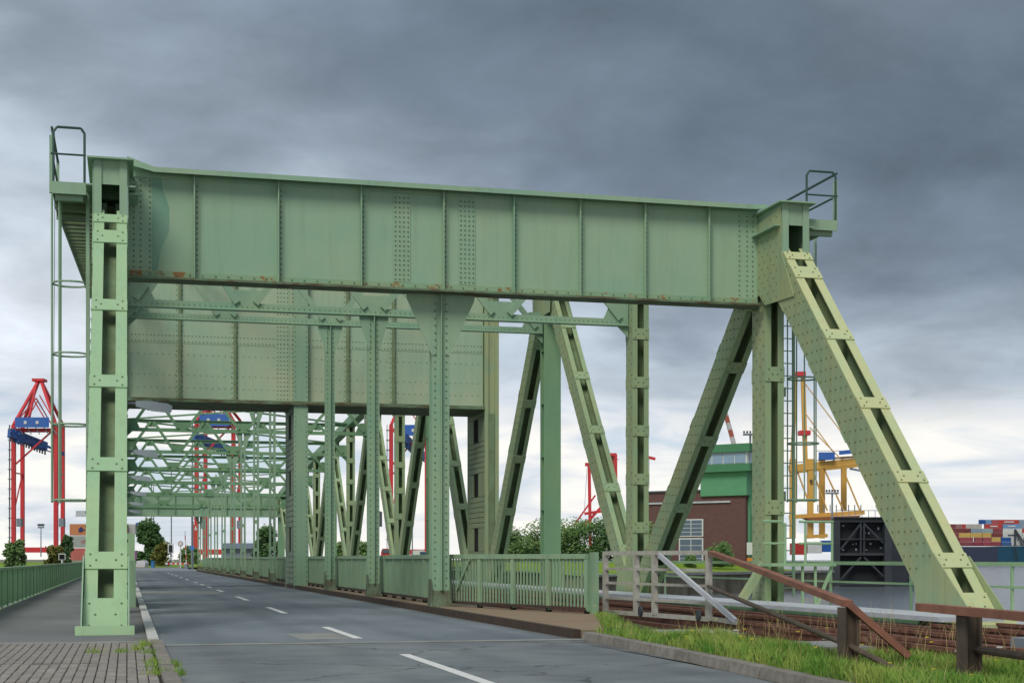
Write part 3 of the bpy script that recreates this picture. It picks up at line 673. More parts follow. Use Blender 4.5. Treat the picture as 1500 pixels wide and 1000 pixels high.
for x0,x1 in ((9.95,9.95),(11.385,11.385),(9.55,8.9),(10.25,9.75),(11.1,10.4),(12.4,12.6),(13.6,14.2)): obj('rail', rail(x0,YE-.1,x1,8,.06), M_RUST2, tk2)
for k in range(18):
    y = 9.5+k*.66; obj('sleeper', MB().box((9.2,y,-.14),(14.0,y+.26,-.108)), M_SLEEP, tk2)
for x0, x1, z1 in ((9.25,9.45,.02),(10.5,10.85,-.02),(11.75,12.0,.05),(12.9,13.1,.12)): obj('timber_baulk', MB().prism([(x0,8,-.12),(x1,8,-.12),(x1,YE-.1,-.12),(x0,YE-.1,-.12)], (0,0,.12+z1)), M_RUST if z1 > 0 else M_SLEEP, tk2)
obj('switch_plate', MB().prism([(9.3,21,.02),(10.8,20.2,.02),(10.3,17.8,.02),(9.6,18,.02)], (0,0,.03)), M_RUST, tk2)
obj('switch_plate', MB().prism([(10.3,17.5,-.02),(11.5,17.5,-.02),(11.6,16.6,-.02),(10.2,16.4,-.02)], (0,0,.03)), M_RUST, tk2)
obj('threshold', MB().box((9.0,YE-.05,-.25),(17,YE-.0,.04)), M_RUST, tk2)
sb = tag(obj('switch_box', MB().prism([(10.35,15.4,.12),(11.9,16.3,.12),(11.9,16.85,.12),(10.35,16.1,.12)], (0,0,.13)), M_GREY), 'flat grey green steel cover box lying between the rusty rails', 'box')
struct('slab', MB().prism([(8.7,19.0,-.1),(9.9,19.0,-.1),(9.8,17.6,-.1),(8.6,17.6,-.1)], (0,0,.17)), M_CONC)
struct('slab', MB().prism([(8.0,22.5,-.1),(9.3,22.5,-.1),(8.9,20.9,-.1),(7.7,20.9,-.1)], (0,0,.18)), M_CONC)

# ------------------------------------------------------------------ railings beside the road
def railing(a, b, z0, label, single, group='green picket railings beside the road'):
    a, b = V((*a,z0)), V((*b,z0)); L = (b-a).length; t = (b-a)/L; n = V((-t.y,t.x,0))
    r = thing('picket_railing', label, 'railing', a, group)
    obj('top_rail', MB().bar(a+UP*1.12, b+UP*1.12, .09, .10), M_GD, r)
    obj('bottom_rail', MB().bar(a+UP*.10, b+UP*.10, .1, .05), M_KERBD, r)
    npost = max(1, round(L/1.55))
    for k in range(npost+1):
        p = a+t*(L*k/npost); obj('post', MB().obox(p+UP*.555, t*.06, n*.035, UP*.51), M_GD, r)
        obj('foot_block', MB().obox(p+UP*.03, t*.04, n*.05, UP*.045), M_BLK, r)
    obj('brace', MB().bar(a+t*.4+UP*.35-n*.05, a+t*1.0+UP*1.05-n*.05, .05, .02, up=(n.x,n.y,0)), M_GD, r)
    m = MB(); np_ = int(L/.125)
    for k in range(np_):
        p = a+t*((k+.5)*L/np_)
        q = MB().obox(p+UP*.6, t*.02, n*.012, UP*.47)
        if single: obj('picket', q, M_GD, r)
        else: m.add(q.v, q.f)
    if not single: obj('pickets', m, M_GD, r, kind='stuff')
    return r
rl = ['last short green picket railing flaring away from the road, right of the tall riveted hanger', 'green picket railing between the tall riveted hanger and the second hanger', 'green picket railing between the second hanger and the third hanger', 'green picket railing between the third hanger and the boarded pylon foot']
railing(E0, E1, .13, rl[0], True)
ep = tag(obj('end_post', MB().box((8.70,27.72,.0),(8.84,27.87,1.33)), M_GD, origin=(8.87,27.8,0)), 'thick green end post closing the flared picket railing beside the white gate', 'post')
yy = [33.2]+NODES[1:]
for k in range(len(yy)-1):
    OR = ['first','second','third','fourth','fifth','sixth','seventh','eighth','ninth']
    lab = rl[k+1] if k < 3 else f'{OR[k-3]} bay of green picket railing beyond the boarded pylon'
    railing((7.08,yy[k]+.1),(7.08,yy[k+1]-.05), .13, lab, k < 3, 'green picket railings beside the road' if k < 3 else 'far bays of the green picket railing')
# left footway railing of solid panels
lf = thing('panel_railing', 'low solid green steel panel railing along the left edge of the footway', 'railing', (-2.8, 24, .06))
obj('hand_rail', MB().box((-2.88,24,.94),(-2.70,148,1.0)), M_GD, lf)
for k in range(72):
    y = 24+k*1.72; obj('panel', MB().box((-2.80,y+.01,.12),(-2.77,y+1.71,.94)), M_FG, lf)
    if k % 1 == 0: obj('post', MB().box((-2.83,y-.03,.06),(-2.75,y+.03,.94)), M_FG, lf)
# outer walkway railing on the far side of the right truss
orl = thing('walkway_railing', 'thin two bar green railing on the outer side of the right truss above the water', 'railing', (16.3, 22.5, 0))
for z, hh in ((1.10,.08),(.66,.045)): obj('rail_bar', MB().box((16.27,17.5,z-hh/2),(16.33,147,z+hh/2)), M_GL, orl)
for k in range(34): 
    y = 17.7+k*3.8; obj('post', MB().box((16.275,y-.03,.0),(16.325,y+.025,1.06)), M_GL, orl)

# ------------------------------------------------------------------ ladders, platforms, catwalk
def hoop(c, rx, ry, r=.022, n=16, gap=0):
    pts = [V(c)+V((rx*math.cos(6.2832*i/n), ry*math.sin(6.2832*i/n), 0)) for i in range(n+1)]
    return MB().path(pts, r, 5)
def caged(x, sgn, y, z0, z1, hoops, label, mt, plat, edge=False):
    r = thing('caged_ladder', label, 'ladder', (x, y, z0))
    if edge:
        for dy in (-.22,.22): obj('stile', MB().box((x-.035,y+dy-.03,z0),(x+.035,y+dy+.03,z1)), mt, r)
        for k in range(int((z1-z0)/.3)): obj('rung', MB().tube((x,y-.22,z0+.2+k*.3),(x,y+.22,z0+.2+k*.3),.014,5), mt, r)
        cx = x-.34
        for z in hoops: obj('hoop', hoop((cx,y,z), .37, .36), mt, r)
        for ang in (125, 180, 235): obj('cage_bar', MB().tube((cx+.37*math.cos(R(ang)),y+.36*math.sin(R(ang)),hoops[-1]-.05),(cx+.37*math.cos(R(ang)),y+.36*math.sin(R(ang)),z1),.024,5), mt, r)
        for z in plat: obj('bracket', MB().box((x,y-.05,z),(x+.4,y+.05,z+.22)), M_G, r)
        return r
    for dx, rr in ((-.22,.03),(.22,.03)): obj('stile', MB().box((x+dx-rr,y-.03,z0),(x+dx+rr,y+.03,z1)), mt, r)
    m_ = int((z1-z0)/.3)
    for k in range(m_): obj('rung', MB().tube((x-.22,y,z0+.2+k*.3),(x+.22,y,z0+.2+k*.3),.014,5), mt, r)
    cx = x+sgn*.30
    for z in hoops: obj('hoop', hoop((cx,y-.36,z), .37, .36), mt, r)
    for ang in (20, 90, 160, 250, 300):
        px, py_ = cx+.37*math.cos(R(ang)), y-.36+.36*math.sin(R(ang))
        obj('cage_bar', MB().tube((px,py_,hoops[-1]-.05),(px,py_,z1),.018,5), mt, r)
    for z in plat: obj('bracket', MB().box((min(x,x-sgn*.8),y-.05,z),(max(x,x-sgn*.8),y+.05,z+.22)), M_G, r)
    return r
caged(-.78, -1, 32.2, 2.1, 8.7, [6.85,5.4,3.95,2.4], 'caged green ladder hanging on the outer left side of the left truss', M_G, [4.9], True)
caged(15.35, 1, 33.4, .3, 8.9, [5.5,3.95,2.6], 'caged green ladder standing behind the right portal post', M_G, [5.1,2.6])
def platform(x0, x1, y0, y1, z, label, out):
    p = thing('service_platform', label, 'platform', ((x0+x1)/2,(y0+y1)/2,z))
    obj('floor', MB().box((x0,y0,z-.06),(x1,y1,z)), M_INT, p)
    obj('toe_board', MB().box((x0,y0-.03,z-.12),(x1,y0-.003,z+.12)), M_G, p)
    obj('edge_beam', MB().box((x0+.06,y0+.1,z-.22),(x1-.06,y0+.2,z-.065)), M_G, p)
    xo = x0 if out < 0 else x1
    pts = []
    for a, b in (((x0+.03),z+.1),((x0+.03),z+1.12),((x0+.1),z+1.22),((x1-.1),z+1.22),((x1-.03),z+1.12),((x1-.03),z+.1)): pts.append((a,y0,b))
    obj('hand_rail', MB().path(pts, .026, 6).tube((x0,y0,z+.68),(x1,y0,z+.68),.02), M_PIPE, p)
    obj('side_rail', MB().tube((xo,y0,z+1.2),(xo,y1,z+1.2),.03).tube((xo,y0,z+.68),(xo,y1,z+.68),.025), M_PIPE, p)
    obj('side_post', MB().box((xo-.05,y0,z-.1),(xo+.02,y0+.09,z+1.05)).box((xo-.03,y1-.06,z-.06),(xo+.03,y1,z+1.2)), M_G, p)
    return p
platform(-1.46,-.80,31.5,34.2,8.65, 'small railed service platform outside the top of the left portal post', -1)
platform(14.98,15.76,31.5,34.2,8.82, 'small railed service platform outside the top of the right portal post', 1)
cw = thing('catwalk', 'stepped grey catwalk climbing along the outside of the left top chord', 'walkway', (-1.1,34,8.6))
for k in range(34):
    y = 32.6+k*.86; z = 8.62+(y-32.7)*.103
    obj('tread', MB().box((-1.42,y,z-.03),(-.66,y+.8,z+.02)), M_DGREY if k % 2 else M_INT, cw)
    obj('bearer', MB().box((-1.42,y,z-.16),(-.66,y+.06,z-.03)), M_INT, cw)
obj('stringer', MB().bar((-1.44,32.6,8.6),(-1.44,61.5,11.6),.05,.16).bar((-.64,32.6,8.6),(-.64,61.5,11.6),.05,.16), M_G, cw)
tag(obj('hanging_cable', MB().tube((-1.42,31.9,8.6),(-1.46,31.9,2.4),.008,4), M_DGREY), 'thin dark cable hanging beside the caged ladder at left', 'cable')
lp = thing('ladder_platform', 'small green landing with pipe railing at the foot of the right caged ladder', 'platform', (15.0,32.0,1.05))
obj('floor', MB().box((14.2,31.6,1.03),(15.8,32.3,1.1)), M_GL, lp)
for x in (14.55,15.05,15.72): obj('post', MB().tube((x,31.65,1.1),(x,31.65,2.02),.03), M_GL, lp)
obj('rail_bar', MB().path([(14.0,31.65,2.05),(14.45,31.65,2.05),(14.55,31.65,1.95)], .03).tube((14.9,31.65,2.05),(15.75,31.65,2.05),.03), M_GL, lp)
obj('rail_bar', MB().tube((14.0,31.65,1.55),(14.55,31.65,1.55),.026).tube((14.9,31.65,1.55),(15.75,31.65,1.55),.026), M_GL, lp)
obj('leg', MB().bar((15.75,31.7,1.03),(15.35,31.7,.1),.06,.06).box((14.98,31.68,.05),(15.03,31.73,1.03)).box((15.3,31.68,.05),(15.35,31.73,1.03)), M_GL, lp)

# lamps on the left truss
for k, y in enumerate((42.1,60.9,79.7,98.5,117.3,136.1)):
    x0 = XL+.3; z = 5.3
    l = thing('bridge_lamp', ['nearest grey street lamp', 'second nearest grey street lamp', 'third grey street lamp', 'fourth grey street lamp', 'fifth grey street lamp', 'farthest grey street lamp'][k]+' on an arm over the road', 'lamp', (x0,y,z), 'grey lamps along the left truss')
    obj('arm', MB().tube((x0-.3,y,z+.12),(x0+.45,y,z+.12),.035), M_GREY, l)
    a = .0
    obj('housing', MB().prism([(x0+.25,y-.1,z+.18),(x0+.25,y-.1,z+.04),(x0+.62,y-.1,z-.06),(x0+.62,y-.1,z-.03),(x0+1.2,y-.1,z-.08),(x0+1.22,y-.1,z+.06),(x0+1.1,y-.1,z+.13),(x0+.6,y-.1,z+.19)], (0,.24,0)), M_LAMP, l)
    obj('lens', MB().prism([(x0+.64,y-.09,z-.065),(x0+1.18,y-.09,z-.11),(x0+1.18,y-.09,z-.083),(x0+.64,y-.09,z-.035)], (0,.22,0)), M_LAMPG, l)

# ------------------------------------------------------------------ white gate and brown handrails
g0, g1 = V((9.32,28.9,0)), V((9.9,24.7,0)); gt = (g1-g0).normalized(); gl = (g1-g0).length
wg = thing('steel_gate', 'pale grey tubular steel gate standing open on the verge beside the rails', 'gate', g0)
for s, bot in ((0.02,.1),(.34,.1),(.52,.15),(1.0,.1)):
    p = g0+gt*gl*s; obj('upright', MB().obox(p+UP*((bot+1.28)/2), gt*.05, gt.cross(UP)*.045, UP*((1.28-bot)/2)), M_ALU, wg)
for z, tk_ in ((1.31,.08),(1.0,.05),(.72,.05),(.42,.05),(.14,.08)):
    obj('cross_bar', MB().bar(g0+UP*z, g1+UP*z, .06, tk_), M_ALU, wg)
obj('diagonal_stay', MB().bar(g0+gt*gl*.58+UP*1.27+V((-.06,-.06,0)), g1+gt*1.4+UP*.16+V((-.3,-.1,0)), .05, .09), M_GALV, wg)
obj('foot_bar', MB().bar(g1+UP*.16, g1+gt*1.4+UP*.14+V((-.3,-.1,0)), .05, .07), M_ALU, wg)
for s in (.4,.93): obj('wheel', MB().tube(g0+gt*gl*s+V((-.06,0,.2)), g0+gt*gl*s+V((-.02,0,.2)), .1, 10), M_DGREY, wg)
def beam(name, pts, wd, hh, mt, parent):
    for a, b in zip(pts, pts[1:]): obj(name, MB().bar(a, b, wd, hh), mt, parent)
h1 = thing('handrail', 'sloping red brown handrail running down from the gate to a dark post', 'handrail', (7.35,14.4,0))
beam('top_beam', [(9.9,24.6,1.31),(8.35,18.8,1.02),(7.33,14.4,.73)], .11, .07, M_HRED, h1)
beam('top_beam', [(7.33,14.4,.73),(7.95,14.25,.18)], .12, .07, M_HRED, h1)
obj('lower_pipe', MB().tube((9.85,24.6,.72),(7.36,14.5,.30),.035,8).tube((7.36,14.5,.30),(7.75,13.5,-.06),.035,8), M_POST, h1)
def hpost(x, y, zt, par): obj('post', MB().box((x-.085,y-.08,-.1),(x-.06,y+.08,zt)).box((x+.06,y-.08,-.1),(x+.085,y+.08,zt)).box((x-.06,y-.02,-.1),(x+.06,y+.02,zt)), M_POST, par)
hpost(7.36,14.45,.69,h1)
h2 = thing('handrail', 'level red brown handrail on a dark post at the right edge of the verge', 'handrail', (7.45,12.1,0))
beam('top_beam', [(7.42,13.05,.735),(7.1,10.2,.72),(6.8,7,.72)], .12, .075, M_HRED, h2)
obj('lower_pipe', MB().tube((7.5,12.4,.38),(6.9,7,.36),.035,8), M_POST, h2)
hpost(7.42,12.2,.69,h2); hpost(7.0,9.2,.69,h2)

# ------------------------------------------------------------------ grass
def inpoly(x, y, P):
    c = False; j = len(P)-1
    for i in range(len(P)):
        if (P[i][1] > y) != (P[j][1] > y) and x < (P[j][0]-P[i][0])*(y-P[i][1])/(P[j][1]-P[i][1])+P[i][0]: c = not c
        j = i
    return c
VP = [(x+.2,y) for x,y in KR]+[(7,4),(8.6,10),(8.45,13.5),(7.95,15.5),(7.65,18),(7.7,21),(8.6,26),(8.9,27.6),(8.7,27.6),(6.98,21.7)]
def blades(n, sampler, h0, h1, w0, z=.05):
    vs_, fs = [], []
    for _ in range(n):
        x, y, hs = sampler()
        h = random.uniform(h0,h1)*hs; a = random.uniform(0,6.28); ln = random.uniform(.1,.6)*h; b = random.uniform(0,6.28)
        wx, wy = math.cos(a)*w0, math.sin(a)*w0; lx, ly = math.cos(b)*ln, math.sin(b)*ln
        o = len(vs_)
        vs_ += [(x-wx,y-wy,z),(x+wx,y+wy,z),(x+lx*.35+wx*.7,y+ly*.35+wy*.7,z+h*.6),(x+lx*.35-wx*.7,y+ly*.35-wy*.7,z+h*.6),(x+lx,y+ly,z+h*.97)]
        fs += [(o,o+1,o+2,o+3),(o+3,o+2,o+4)]
    m = MB(); m.v = vs_; m.f = fs; return m
from mathutils import noise as NZ
def vs_s():
    while True:
        y = random.uniform(10,27.5) if random.random() < .35 else random.uniform(10.5,19); x = random.uniform(5.9,9.6)
        if not inpoly(x, y, VP): continue
        k = NZ.noise((x*.9,y*.55,1.3))
        if k < -.12 and random.random() < .88: continue
        if NZ.noise((x*2.6,y*1.5,7.7)) < -.18 and random.random() < .7: continue
        if 19.5 < y < 25 and random.random() < .55: continue
        return x, y, max(.35, .95+k*.9)*(.75 if y > 18.5 else 1)
random.seed(3)
obj('verge_grass', blades(50000, vs_s, .04, .22, .0055), M_GRASS, kind='stuff')
def st_s():
    while True:
        y = random.uniform(11.5,22); x = random.uniform(8.2,12.5)
        if NZ.noise((x*.8,y*.6,4.3)) < .05: continue
        return x, y, 1
obj('dry_stalks', blades(380, st_s, .25, .7, .0035, 0), M_DRY, kind='stuff')
obj('verge_weeds', blades(3500, vs_s, .05, .16, .016), M_LEAF[1], kind='stuff')
obj('dead_grass', blades(6000, vs_s, .04, .16, .005), M_DRY, kind='stuff')
obj('verge_seed_stalks', blades(350, vs_s, .2, .36, .0035), M_DRY, kind='stuff')
def tuft(name, spots, n, label):
    def s():
        c = random.choice(spots); return c[0]+random.gauss(0,c[2]), c[1]+random.gauss(0,c[2]*2), 1
    return obj(name, blades(n, s, .03, .11, .004, .05), M_GRASS, kind='stuff')
tuft('pavement_weeds', [(.27,20.6,.06),(.2,20.2,.04),(.27,18.6,.05),(-.05,18.9,.05),(-.4,18.9,.06),(.29,17.0,.04),(.28,16.4,.05),(.29,15.4,.05),(.5,15.2,.04),(.5,16.4,.03),(.12,19.4,.04)], 900, '')
fl = MB()
for _ in range(22):
    x, y, _h = vs_s(); z = random.uniform(.2,.42); c = V((x,y,z)); 
    for k in range(5): fl.obox(c+V((.012*math.cos(k*1.257),.012*math.sin(k*1.257),0)), (.006,0,0), (0,.006,0), (0,0,.004))
obj('yellow_flowers', fl, mat('yellow petal', srgb(226,206,40), .7), kind='stuff')
fl = MB()
for _ in range(8):
    x, y, _h = vs_s(); c = V((x,y,random.uniform(.2,.4)))
    for k in range(6): fl.obox(c+V((.022*math.cos(k*1.05),.022*math.sin(k*1.05),0)), (.008,0,0), (0,.008,0), (0,0,.006))
obj('white_flowers', fl, M_WHT, kind='stuff')

# ------------------------------------------------------------------ trees
def tree(name, label, u, vtop, d, zb, wpx, lm, n=2600, leaf=.22, group=None, low=0.06):
    n = int(n*1.9); leaf *= 1.25
    b = at(u, 818, d); b.z = zb; H = HC+(818-vtop)/F*d-zb; rx = wpx/F*d/2
    t = thing(name, label, 'tree' if 'bush' not in name else 'bush', b, group)
    tr = MB(); tr.tube(b, b+UP*H*.55, .04*H*.5+.03, 7, .02*H*.4+.01)
    rr = random.Random(u*7+int(d)); cl = []
    for k in range(34):
        a = rr.uniform(0,6.28); q = math.sqrt(rr.random()); zz = rr.uniform(low, .88)
        wf = math.sin(math.pi*min(1, max(.12,(zz*.82+.16))))**.6
        c = b+V((math.cos(a)*q*rx*wf*.8, math.sin(a)*q*rx*wf*.8, H*zz)); cl.append((c, rr.uniform(.20,.40)*min(rx*1.1,H*.62)))
        if k % 2 == 0: tr.tube(b+UP*H*min(.5,zz*.5), c, .025*H*.3+.01, 5, .01)
    obj('trunk', tr, M_BARK, t)
    vs_, fs = [], []
    for _ in range(n):
        c, r0 = rr.choice(cl); 
        dv = V((rr.gauss(0,1),rr.gauss(0,1),rr.gauss(0,1))).normalized()*r0*(rr.random()**.35)*(1.3 if rr.random() < .12 else 1); p = c+dv
        if p.z < zb+.05: p.z = zb+.05+rr.random()*.3
        x = V((rr.gauss(0,1),rr.gauss(0,1),rr.gauss(0,.6))).normalized(); y = x.orthogonal().normalized(); s = leaf*rr.uniform(.5,1.1)
        o = len(vs_); vs_ += [p-x*s*.5, p+y*s*.3, p+x*s*.5, p-y*s*.3]; fs += [(o,o+1,o+2,o+3)]
    m = MB(); m.v = [tuple(v) for v in vs_]; m.f = fs
    obj('crown', m, M_LEAF[lm], t)
    return t
tree('broadleaf_tree', 'round dark green tree at the far end of the road, left of the traffic light', 218, 757, 235, .0, 46, 2, 4200, .5)
tree('bush', 'olive bush right of the round tree at the far end of the road', 237, 792, 225, .0, 28, 3, 1600, .4)
tree('broadleaf_tree', 'feathery green tree left of the red crane legs behind the panel railing', 22, 785, 120, .0, 34, 1, 1600, .25)
tree('bush', 'yellowish bush beside the container stack behind the panel railing', 80, 797, 120, .0, 32, 3, 1500, .25)
tree('broadleaf_tree', 'dark narrow tree just left of the container stack', 97, 780, 200, .0, 22, 2, 1600, .35)
for u, vt, wp, lm in ((762,768,86,1),(812,762,96,1),(856,758,90,0),(900,754,96,2),(945,766,76,1)):
    tree('bank_tree', {762:'leftmost bushy green tree in the row behind the bridge railing',812:'second bushy green tree behind the wide plain bridge post',856:'middle bushy green tree in the row left of the brick building',900:'darkest tall bushy tree in the row left of the brick building',945:'rightmost bushy tree, half hidden beside the brick building'}[u], u, vt, 156 if u < 930 else 162, .5, wp, lm, 3600, .26)
tree('bush', 'dark green round bush in front of the brick building', 1056, 790, 158, .3, 50, 0, 2600, .2)
tree('bush', 'small green bush below the building window', 1012, 812, 158, .3, 26, 0, 900, .2)
tree('broadleaf_tree', 'dark tree seen between the distant hangers', 388, 768, 190, 0, 44, 2, 2200, .4)
for u, vt in ((505,792),(535,790)): tree('broadleaf_tree', 'green tree seen through the far truss, %s' % ('left one of the pair' if u == 505 else 'right one of the pair'), u, vt, 190, 0, 36, 1, 1600, .4)
tree('broadleaf_tree', 'small distant tree behind the round traffic sign', 278, 800, 260, 0, 30, 1, 1200, .5)

# ------------------------------------------------------------------ brick building with control tower
def bld():
    a = R(37); ex = RV*math.cos(a)-FV*math.sin(a); ny = RV*math.sin(a)+FV*math.cos(a)      # along the facade, into the building
    C = at(1092,818,172); C.z = 0; K = 172/147
    B = thing('brick_building', 'brown brick lock building with a green control tower on its corner', 'building', C-ex*6.5+UP*.3)
    def bx(x0,x1,y0,y1,z0,z1):
        return MB().prism([C+ex*x*K+ny*y*K+UP*(1.2+(z0-1.2)*K) for x, y in ((x0,y0),(x1,y0),(x1,y1),(x0,y1))], (0,0,(z1-z0)*K))
    wl = obj('wall', bx(-11.5,0,0,6,-.2,7.9), M_BRICK, B)
    obj('wall', bx(.002,.25,.5,6,-.2,9.7), M_TGRN, B, label='green side wall')
    rf = obj('roof_edge', bx(-11.6,-4.9,-.12,6,7.9,8.1), M_DGREY, B)
    obj('conduit', bx(-11.4,-1.6,-.16,-.003,6.75,6.92), M_GALV, B)
    for x0, z0, z1 in ((-7.4,3.5,5.1),(-7.4,.6,3.2)):
        wn = obj('window', bx(x0-.1,x0+2.7,-.06,-.002,z0-.08,z1+.08), M_WHT, B)
        for i in range(2):
            for j in range(4): obj('pane', bx(x0+.05+i*1.3,x0+1.25+i*1.3,-.09,-.062,z0+.04+j*(z1-z0)/4,z0-.04+(j+1)*(z1-z0)/4), M_GLS, wn)
    tw = obj('tower', bx(-4.9,.26,-.25,6,7.42,9.75), M_TGRN, B)
    obj('balcony_band', bx(-5.2,.9,-.8,6.3,9.752,10.5), M_TGRD, B)
    cab = obj('cabin_wall', bx(-4.8,.4,-.4,6,10.502,11.65), M_WHT, B)
    for i in range(4): obj('window', bx(-4.7+i*1.26,-3.58+i*1.26,-.46,-.402,10.58,11.58), M_GLT, B)
    for i in range(3): obj('window', bx(.402,.46,.1+i*1.9,1.7+i*1.9,10.58,11.58), M_GLT, B)
    obj('roof_edge', bx(-5.1,.8,-.7,6.3,11.652,12.45), M_TGRD, B)
    obj('orange_box', bx(.3,.9,-.3,.3,.6,1.3), cmat((226,140,60)), B)
    obj('meter_box', bx(.3,.9,-.3,.3,1.6,2.8), M_WHT, B)
bld()

# ------------------------------------------------------------------ black lock gate and fender
def lock_gate():
    d = 180; O = at(1266,818,d); O.z = ZW
    G = thing('lock_gate', 'tall black steel sliding lock gate with cross braces standing in the water', 'lock gate', O)
    s = d/F
    X0, X1 = (1222-1266)*s, (1306-1266)*s
    def P(x, z, y=0): return O+RV*x+FV*y+UP*z
    H = 8.2
    def b(x0,x1,z0,z1,y0,y1): return MB().prism([P(x0,z0,y0),P(x1,z0,y0),P(x1,z0,y1),P(x0,z0,y1)], (0,0,z1-z0))
    obj('plating', b(X0+.4,X1-.4,0,H-.3,1.2,1.5), M_NAVY2, G)
    obj('upright', b(X0,X0+.7,-.5,H,0,1.6), M_NAVY, G); obj('upright', b(X1-.9,X1,-.5,H+.2,-.3,1.6), M_NAVY, G)
    for z, hh in ((H-.5,.5),(5.6,.12),(3.7,.3),(.1,.5),(2.6,.12)): obj('cross_beam', b(X0+.7,X1-.9,z,z+hh,.1,1.0), M_NAVY, G)
    xm = (X0+X1)/2
    for x0,z0,x1,z1 in ((X0+.8,4.4,xm-.2,H-.7),(xm+.2,H-.7,X1-.9,5.2),(X0+.8,.8,xm-.2,3.5),(xm+.2,3.5,X1-.9,1.2)):
        obj('brace', MB().bar(P(x0,z0,.3),P(x1,z1,.3),.25,.22), M_NAVY, G)
    for x in (xm-.3, xm+.1): obj('stanchion', b(x,x+.2,4,H-.5,.2,.8), M_NAVY, G)
    for k in range(13):
        x = X0+.9+random.random()*(X1-X0-2.0); z = random.choice((4.3,4.5,5.0,6.3,6.8,7.2)); obj('opening', b(x,x+.12+.12*random.random(),z,z+.12+.2*random.random(),1.17,1.198), cmat((200,208,216),'daylight hole paint'), G)
    XS = (1352-1266)*s
    obj('side_plating', MB().prism([P(X1+.02,-.5,0),P(XS,-.5,3.5),P(XS,-.5,4.2),P(X1+.02,-.5,2)], (0,0,H-.1)), M_NAVY, G)
    obj('head_block', b(X1-.9,X1-.1,H+.2,H+.75,0,1), M_NAVY, G)
    obj('walkway_edge', b(X0-.1,X1-.9,H+.002,H+.1,-.2,.2), M_NAVY, G)
    for k in range(9): obj('rail_post', b(X0+.2+k*.78,X0+.26+k*.78,H+.1,H+.85,0,.06), M_GREY, G)
    obj('guard_rail', b(X0+.2,X1-.6,H+.85,H+.92,0,.06), M_GREY, G)
    fd = thing('fender', 'short dark timber fender with ribs floating beside the black lock gate', 'fender', at(1344,849,170))
    a, c = at(1331,851,172), at(1357,846,168)
    obj('beam', MB().bar(a, c, .5, .2, off=.35), M_DGREY, fd)
    for k in range(6): p = a+(c-a)*(k/5); obj('rib', MB().obox(p, RV*.1, FV*.25, UP*.35), M_DGREY, fd)
lock_gate()

